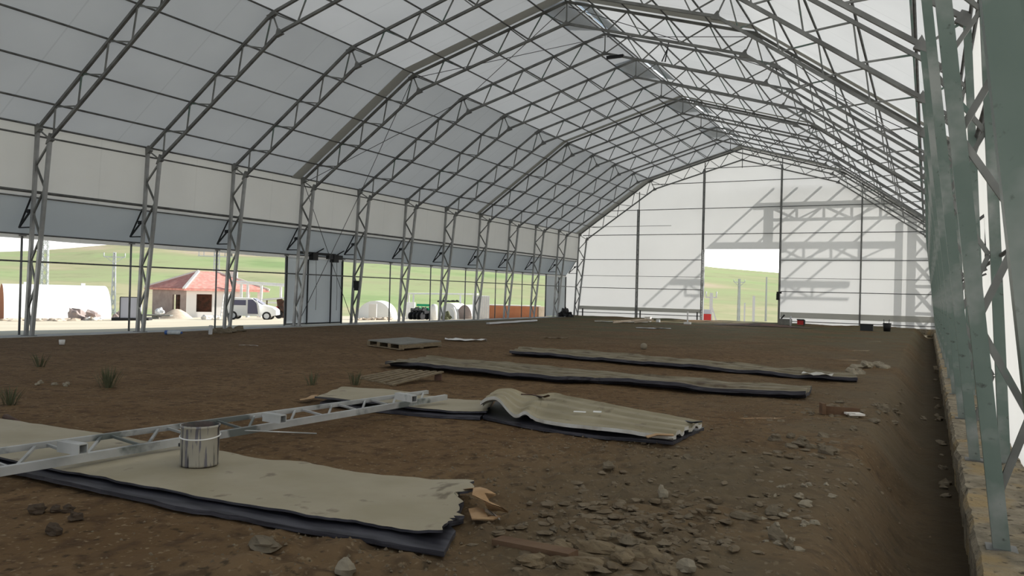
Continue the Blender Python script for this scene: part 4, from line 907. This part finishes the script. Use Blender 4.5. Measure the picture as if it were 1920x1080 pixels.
# stone heap and debris before the shed
p = out(157, 54); 
for i, (dx, h, mt_) in enumerate(((-.45, .8, 'palegrey'), (.62, .5, 'palegrey'))):
    mb = MB(); mb.blob(p+R0*dx+Vector((0, 0, .15)), .55, .4, h, 3+i*7, .35, .4, 5); tag(mb.obj('boulder', 'plaster', origin=p), 'grey boulder before the long white shed, %s one' % ['taller left', 'lower right'][i], 'rock')
for i in range(9):
    p = out(168+i*2.6, 53+random.uniform(-1, 2)); mb = MB(); mb.blob(p+Vector((0, 0, .06)), .25, .2, .16, i*3.3); tag(mb.obj('debris_lump', random.choice(('terracotta', 'cream', 'sand')), origin=p), 'orange and white debris lump right of the boulders, '+OL(i, 9), 'rubble', 'debris by the boulders')
for i in range(10):
    p = out(15+i*14, 50+random.uniform(-1, 2)); mb = MB(); mb.blob(p+Vector((0, 0, .03)), .4, .25, .13, i*2.3); tag(mb.obj('earth_lump', 'sand', origin=p), 'low tan earth lump along the foot of the white shed, '+OL(i, 10), 'earth', 'earth lumps by the shed')
for i in range(8):
    p = out(220+i*4.5, 55+random.uniform(-1, 1)); mb = MB(); mb.blob(p+Vector((0, 0, .15)), .3, .25, .35+.1*random.random(), i*4.3); tag(mb.obj('brown_rubble', 'plaster', origin=p), 'brown rubble lump between the pylon and the grey box trailer, '+OL(i, 8), 'rubble', 'rubble by the box trailer')
p = lay(7, 622); mb = MB(); mb.blob(Vector((-2.6, -1.2, -.05)), 1.0, .8, .35, 4, .3, .4, 5); tag(mb.obj('soil_heap', 'clod', origin=(-2.6, -1.2, 0)), 'dark soil heap just outside the wall at the left edge', 'soil')
# pylons
def pylon(px, D, h, w0, w1, label, arm=None, mt_='palegrey', plat=False):
    p = out(px, D); root = thing('lattice_pylon', label, 'pylon', tuple(p), rz=AZ+.3); mb = MB()
    for sx2, sy in ((-1, -1), (1, -1), (1, 1), (-1, 1)): 
        m2 = MB(); m2.beam((sx2*w0/2, sy*w0/2, -.2), (sx2*w1/2, sy*w1/2, h), .11); m2.obj('leg', mt_, root)
    n_ = int(h/1.1)
    for i in range(n_):
        a, b2 = i/n_, (i+1)/n_; wa, wb = lerp(w0, w1, a)/2, lerp(w0, w1, b2)/2
        for f in ((lambda w_, s_: (s_*w_, -w_)), (lambda w_, s_: (w_, s_*w_)), (lambda w_, s_: (s_*w_, w_)), (lambda w_, s_: (-w_, s_*w_))):
            mb.beam((*f(wa, -1), a*h), (*f(wb, 1), b2*h), .06); mb.beam((*f(wa, 1), a*h), (*f(wb, -1), b2*h), .06)
    mb.obj('lattice', mt_, root)
    if arm:
        m2 = MB(); m2.beam((-arm, 0, h-.6), (arm, 0, h-.6), .13); m2.beam((-arm, 0, h-.5), (0, 0, h-1.4), .07); m2.beam((arm, 0, h-.5), (0, 0, h-1.4), .07)
        for a in (-arm, 0, arm): m2.tube([(a, 0, h-.6), (a, 0, h-.1)], .06, 6)
        m2.obj('crossarm', mt_, root)
    if plat:
        m2 = MB(); m2.box((0, 0, h-1.6), 4.6, .9, .1); m2.obj('platform', mt_, root)
        for a in (-2.2, -1.6, 1.0, 2.2): m2 = MB(); m2.beam((a, 0, h-1.6), (a, 0, h), .09); m2.obj('railing_post', mt_, root)
        m2 = MB(); m2.beam((-2.3, 0, h), (2.3, 0, h), .07); m2.obj('rail', mt_, root)
        m2 = MB(); m2.box((1.6, 0, h-1.0), .7, .7, 1.0); m2.obj('transformer', 'woodgrey', root)
    return root
pylon(213, 100, 8.0, .5, .2, 'pale lattice pylon with a crossarm, right of the long white shed', 1.2)
pylon(83, 105, 10.2, .8, .6, 'faint lattice pylon rising behind the long white shed')
pylon(405, 105, 9.4, .7, .6, 'lattice pylon with a transformer platform behind the red-roofed house', plat=True)
# box trailer
p = out(247, 52); root = thing('box_trailer', 'blue-grey box trailer with dark frame left of the house', 'trailer', tuple(p), rz=AZ+.25)
mb = MB(); mb.box((0, 0, .85), 1.0, 1.4, 1.30); mb.obj('box_body', 'container_side', root); mb = MB()
for x_ in (-.52, .52): mb.beam((x_, -.72, .2), (x_, -.72, 1.53), .05)
mb.beam((-.52, -.72, 1.53), (.52, -.72, 1.53), .05); mb.obj('frame', 'dark_steel', root); mb = MB(); mb.box((0.1, -.1, .1), 2.2, 1.3, .2); mb.obj('chassis', 'black', root)
# house
hp = out(350, 78); root = thing('house', 'pale unfinished house with a red hipped roof outside the left wall', 'house', tuple(hp), rz=AZ)
LA = Vector((-math.sin(.95), math.cos(.95), 0)); LB = Vector((math.cos(.62), math.sin(.62), 0))   # left wall and right wall directions from the near corner
L1, L2, HW = 6.0, 7.4, 2.85
def wallseg(a, d_, l0, l1, z0, z1, mt_, name='wall', th=.2):
    n_ = Vector((d_.y, -d_.x, 0)); 
    if n_.y > 0: n_ = -n_
    m2 = MB(); m2.prism([a+d_*l0+Vector((0, 0, z0)), a+d_*l1+Vector((0, 0, z0)), a+d_*l1+Vector((0, 0, z1)), a+d_*l0+Vector((0, 0, z1))], -n_*th); return m2.obj(name, mt_, root)
O_ = Vector((0, 0, 0))
for a in ((0, 1.05, -.3, HW), (2.4, L1, -.3, HW), (1.05, 2.4, 2.2, HW)): wallseg(O_, LA, a[0], a[1], a[2], a[3], 'plaster')  # left wall darkened, its shade put into the colour
for a in ((0, .95, -.3, HW), (2.45, 5.4, -.3, HW), (.95, 2.45, 2.3, HW), (.95, 2.45, -.3, .55)): wallseg(O_, LB, a[0], a[1], a[2], a[3], 'cream')  # right wall paler, its sunlight put into the colour
wallseg(LB*1.5+LA*1.9, LB, -1.3, 2.0, -.3, HW, 'brown', 'inner_wall'); wallseg(LA*.9+LB*.7, LA, 0, 2.2, -.3, 2.5, 'brown', 'inner_wall')
m2 = MB(); c4 = [LA*-.0-LB*.0+(-LA-LB)*.55, LA*(L1+.5)-LB*.55, LA*(L1+.5)+LB*(L2+.4), LB*(L2+.4)-LA*.55]
c4 = [c_+Vector((0, 0, HW)) for c_ in c4]; cen = (c4[0]+c4[2])*.5; r1, r2 = cen-LB*.9+Vector((0, 0, 1.75)), cen+LB*.9+Vector((0, 0, 1.75))
m2.quad(c4[0], c4[3], r2, r1); m2.quad(c4[1], c4[0], r1); m2.quad(c4[2], c4[1], r1, r2); m2.quad(c4[3], c4[2], r2); m2.obj('roof', 'redroof', root)
m2 = MB(); m2.beam(c4[0], r1, .3, .14); m2.beam(c4[1], r1, .26, .12); m2.beam(c4[3], r2, .26, .12); m2.obj('hip_tiles', 'cream', root)
m2 = MB(); m2.prism([c_-Vector((0, 0, .22)) for c_ in c4], (0, 0, .2)); m2.obj('eaves', 'redroof', root)
m2 = MB(); cc = cen+LB*2.2-LA*.6; m2.box(cc+Vector((0, 0, 1.2)), .75, .75, 1.5); m2.obj('chimney', 'cream', root)
for l in (6.0, 7.1): m2 = MB(); a = LB*l; m2.beam(a-Vector((0, 0, .3)), a+Vector((0, 0, HW-.2)), .28); m2.obj('porch_column', 'cream', root)
# ladder, sand heap, platform
p = out(419, 68); root = thing('ladder', 'white ladder leaning against the right part of the house', 'ladder', tuple(p), rz=AZ)
for x_ in (-.22, .22): mb = MB(); mb.beam((x_, 0, -.1), (x_+.1, .5, 2.1), .06); mb.obj('rail', 'white', root)
for i in range(6): mb = MB(); f_ = (i+.6)/7; mb.beam((-.22+.1*f_, .5*f_, 2.2*f_), (.22+.1*f_, .5*f_, 2.2*f_), .05); mb.obj('rung', 'white', root)
p = out(333, 66); mb = MB(); mb.lathe(p-Vector((0, 0, .1)), [(1.45, 0), (1.1, .28), (.7, .62), (.3, .85), (0, .9)], 20); tag(mb.obj('sand_heap', 'sand', origin=p), 'tan sand heap in front of the house wall', 'sand')
p = out(293, 62); mb = MB(); mb.box(p+Vector((0, 0, .3)), 2.4, .8, .10, AZ+.1); mb.box(p+Vector((0, 0, .1)), .3, .6, .3, AZ); tag(mb.obj('low_platform', 'woodgrey', origin=p), 'low grey plank platform left of the sand heap', 'platform')
p = out(300, 63); mb = MB(); mb.blob(p+Vector((0, 0, .55)), .35, .25, .35, 9, .3, .5, 4); tag(mb.obj('white_sack', 'white', origin=p), 'small white sack on the plank platform by the sand heap', 'sack')
for i in range(4):
    p = out(385+i*8, 60+i*.3); mb = MB(); mb.blob(p+Vector((0, 0, .1)), .3, .22, .22, i*7.7); tag(mb.obj('white_rubble', 'cream', origin=p), 'white rubble lump in front of the house right wall, '+OL(i, 4), 'rubble', 'white rubble by the house')
# car
p = out(473, 58); root = thing('car', 'white van-like car with an open front door, parked right of the house', 'car', tuple(p), rz=AZ+.12)
side = [(-1.75, .35), (-1.78, 1.0), (-1.62, 1.45), (-1.3, 1.58), (.1, 1.56), (.85, 1.10), (1.6, .92), (1.85, .72), (1.88, .38), (1.55, .3), (-1.5, .3)]
mb = MB(); mb.prism([(x_, -.8, z_) for x_, z_ in side], (0, 1.6, 0)); mb.obj('body', 'tunnel', root)
mb = MB(); mb.prism([(x_, -.82, z_) for x_, z_ in ((-1.35, 1.05), (-1.3, 1.42), (-.25, 1.42), (-.25, 1.05))], (0, .03, 0)); mb.obj('rear_window', 'glass', root)
mb = MB(); mb.prism([(x_, -.83, z_) for x_, z_ in ((-.12, .45), (-.12, 1.45), (.22, 1.45), (.62, 1.05), (.62, .45))], (0, .03, 0)); mb.obj('door_opening', 'glass', root)
mb = MB(); mb.prism([(.62, -.83, .42), (.75, -1.5, .42), (.75, -1.5, 1.0), (.55, -1.3, 1.42), (.5, -.83, 1.42)], (.05, .0, 0)); mb.obj('front_door', 'white', root)
mb = MB(); mb.prism([(x_, -.6, z_) for x_, z_ in ((.18, 1.545), (.86, 1.13), (.90, 1.13), (.25, 1.56))], (0, 1.2, 0)); mb.obj('windscreen', 'glass', root)
for x_ in (-1.15, 1.2):
    for y_ in (-.82, .62):
        mb = MB(); mb.tube([(x_, y_, .31), (x_, y_+.2, .31)], .31, 18); w_ = mb.obj('wheel', 'black', root); mb = MB(); mb.tube([(x_, y_-.012, .31), (x_, y_+.02, .31)], .19, 14); mb.obj('hubcap', 'palegrey', w_)
mb = MB(); mb.box((-1.72, -.6, .55), .08, .3, .2); mb.obj('tail_lamp', 'red', root)
# pergola frame
p = out(500, 80); root = thing('white_pergola', 'open white pergola frame behind the parked car', 'pergola', tuple(p), rz=AZ)
for a, b2 in (((-3.6, 0, 3.55), (2.8, 1.5, 3.3)), ((-3.0, 0, 3.35), (2.8, 1.5, 3.15)), ((-2.4, .4, 1.55), (1.2, .6, 1.45))): mb = MB(); mb.beam(a, b2, .16, .22); mb.obj('beam', 'white', root)
for x_, y_, z0 in ((-.75, .7, -.2), (1.1, 1.1, .6), (-2.6, .2, -.2), (-2.0, .3, -.2)): mb = MB(); mb.beam((x_, y_, z0), (x_, y_, 3.3), .2); mb.obj('post', 'white', root)
p = out(530, 66); root = thing('sheltered_machine', 'brown-red machine under a slanted white sheet, left of the wall door', 'machine', tuple(p), rz=AZ)
mb = MB(); mb.blob((.1, .1, .7), .8, .6, .8, 2, .4, .8, 5); mb.obj('machine_body', 'brown', root); mb = MB(); mb.tube([(-.1, -.6, .35), (-.1, -.45, .35)], .33, 16); mb.obj('wheel', 'black', root); mb = MB(); mb.box((-.3, -.5, .7), .2, .2, .6); mb.obj('red_guard', 'red', root)
mb = MB(); mb.prism([(-1.5, -.6, 1.45), (1.0, -.6, 1.75), (1.0, -.6, 1.85), (-1.5, -.6, 1.6)], (0, 1.4, 0)); mb.obj('sheet_cover', 'white', root)
for x_ in (-1.3, .95): mb = MB(); mb.beam((x_, .1, 0), (x_, .1, 1.6), .10); mb.obj('post', 'wood', root)
# middle opening
tunnel(703, 58, 1.28, 1.45, 3.0, PI/2, 'white domed shed seen end-on in the opening right of the wall door', ends='tunnel', name='domed_shed')
p = out(700, 57); mb = MB(); mb.box(p+Vector((0, 0, .55)), .55, .15, 1.1, AZ); tag(mb.obj('board', 'cream', origin=p), 'pinkish board leaning on the white domed shed', 'board')
for i in range(10):
    p = out(676+i*6.5, 55+random.uniform(-.5, .5)); mb = MB(); mb.blob(p+Vector((0, 0, .05)), .22, .18, .12, i*3.9); tag(mb.obj('sand_lump', 'sand', origin=p), 'tan sand lump at the foot of the white domed shed, '+OL(i, 10), 'sand', 'sand lumps by the dome')
p = out(830, 66); root = thing('white_canopy', 'flat white canopy on thin posts outside the middle opening', 'canopy', tuple(p), rz=AZ)
k66 = FPX/66
mb = MB(); mb.prism([(-2.2, -1.2, 1.95), (2.9, -1.2, 2.05), (2.9, 1.8, 2.05), (-3.2, 1.8, 1.95)], (0, 0, .10)); mb.obj('roof_sheet', 'white', root)
for x_, y_ in ((-2.25, -1.1), (1.55, -1.1), (2.8, -1.1), (-3.0, 1.7), (2.8, 1.7)): mb = MB(); mb.beam((x_, y_, -.3), (x_, y_, 1.98), .13); mb.obj('post', 'white', root)
p = out(771, 62); mb = MB(); mb.box(p+Vector((0, 0, .65)), .65, .6, 1.3, AZ); tag(mb.obj('white_cabinet', 'white', origin=p), 'white cabinet left of the dark motorbikes', 'cabinet')
for i, px_ in enumerate((780, 787, 794, 801)):
    p = out(px_, 59); root = thing('motorbike', 'dark parked motorbike outside, %s of the row of four' % ['leftmost', 'second', 'third', 'rightmost'][i], 'motorbike', tuple(p), rz=AZ+1.0)
    for x_ in (-.5, .5): mb = MB(); mb.tube([(x_, -.06, .28), (x_, .06, .28)], .28, 12); mb.obj('wheel', 'black', root)
    mb = MB(); mb.beam((-.4, 0, .55), (.3, 0, .62), .22, .25); mb.beam((.5, 0, .3), (.3, 0, .95), .06); mb.obj('frame', 'black', root)
    mb = MB(); mb.beam((-.5, 0, .75), (.0, 0, .72), .2, .1); mb.obj('seat', 'dark_steel', root)
    mb = MB(); mb.blob((.12, 0, .78), .2, .13, .13, i, .2, .8, 4); mb.obj('fuel_tank', 'greenpl' if i in (1, 3) else 'black', root)
p = out(795, 64); mb = MB(); mb.box(p+Vector((0, 0, 1.1)), 1.1, .1, .18, AZ); tag(mb.obj('green_banner', 'greenpl', origin=p), 'bright green cloth strip above the motorbikes', 'cloth')
p = out(815, 58); mb = MB(); mb.lathe(p, [(0, -.1), (.27, -.1), (.27, .95), (.2, 1.1), (0, 1.15)], 16); tag(mb.obj('white_tank', 'white', origin=p), 'upright white tank right of the motorbikes', 'tank')
tunnel(843, 62, .78, 1.35, 3.2, PI/2-.2, 'pale blue-white arched shed under the flat canopy', name='small_arched_shed')
for i in range(5):
    p = out(826+i*8, 60); mb = MB(); mb.blob(p+Vector((0, 0, 1.35)), .22, .15, .1, i*1.7); tag(mb.obj('dark_bundle', 'black', origin=p), 'dark bundle lying on top of the pale arched shed, '+OL(i, 5), 'bundle', 'bundles on the small shed')
tunnel(872, 62, .62, 1.2, 3.0, PI/2-.2, 'greyish arched shed right of the pale blue-white one', ends='plaster', name='small_arched_shed')
p = out(838, 55); mb = MB(); mb.blob(p+Vector((0, 0, .2)), .35, .3, .4, 12, .3, .5, 5); tag(mb.obj('green_shrub', 'leaf', origin=p), 'dark green shrub before the pale arched shed', 'shrub')
p = out(852, 54.5); mb = MB(); mb.tube([p+Vector((-.16, 0, .85)), p+Vector((-.02, 0, .82)), p+Vector((.12, 0, .5)), p+Vector((.16, 0, -.1))], .09, 8); tag(mb.obj('curved_pipe', 'white', origin=p), 'curved white pipe standing beside the green shrub', 'pipe')
p = out(904, 60); root = thing('ribbed_container', 'bright white ribbed container left of the terracotta wall', 'container', tuple(p), rz=AZ+.15)
mb = MB(); mb.box((0, .6, .75), 1.05, 2.2, 2.05); mb.obj('box_body', 'white', root)
for i in range(7): mb = MB(); mb.box((-.48+i*.16, -.52, .75), .05, .05, 2.0); mb.obj('rib', 'palegrey', root)
p = out(964, 56); root = thing('block_enclosure', 'low terracotta block enclosure with a pale top, near the far left corner', 'wall', tuple(p), rz=AZ)
mb = MB(); mb.box((-.05, 0, .25), 3.3, .3, 1.3); mb.obj('front_side', 'terracotta', root); mb = MB(); mb.box((1.95, .5, .25), .7, 1.2, 1.3, .25); mb.obj('right_side', 'sand', root); mb = MB(); mb.box((.1, .6, .93), 3.6, 1.4, .06); mb.obj('top', 'cream', root)  # right side painted paler than the front for the sunlight on it
# through the end wall doorway
def pole(px, D, h, r_, label, arm=0, lean=0, mt_='palegrey'):
    p = out(px, D); root = thing('utility_pole', label, 'pole', tuple(p), rz=AZ); mb = MB(); mb.beam((0, 0, -.2), (lean, 0, h), r_*2); mb.obj('shaft', mt_, root)
    if arm: mb = MB(); mb.beam((-arm, 0, h-.35), (arm, 0, h-.35), .09); mb.tube([(-arm*.9, 0, h-.35), (-arm*.9, 0, h+.1)], .05, 5); mb.tube([(arm*.9, 0, h-.35), (arm*.9, 0, h+.1)], .05, 5); mb.obj('crossarm', mt_, root)
pylon(1386, 140, 8.6, .34, .2, 'lattice pylon with crossarm seen through the end wall doorway', 1.1)
pylon(1437, 170, 9.4, .2, .12, 'thin distant mast seen near the right side of the doorway')
pole(1414, 70, 2.5, .09, 'short bare white post seen in the middle of the doorway'); pole(1397, 75, 2.0, .06, 'thin grey post beside the pylon in the doorway')
pole(1334, 62, 2.3, .10, 'white pole with crossarm at the left side of the doorway', .45); pole(1347, 62, 1.3, .05, 'white stay leaning against the pole in the doorway', 0, -.5)
p = out(1326, 60); root = thing('red_cart', 'small red cart with a blue-grey load at the left side of the doorway', 'cart', tuple(p), rz=AZ); mb = MB(); mb.box((0, 0, .35), .55, .6, .55); mb.obj('tub', 'red', root); mb = MB(); mb.box((0, 0, .80), .5, .5, .32); mb.obj('load', 'container_side', root)
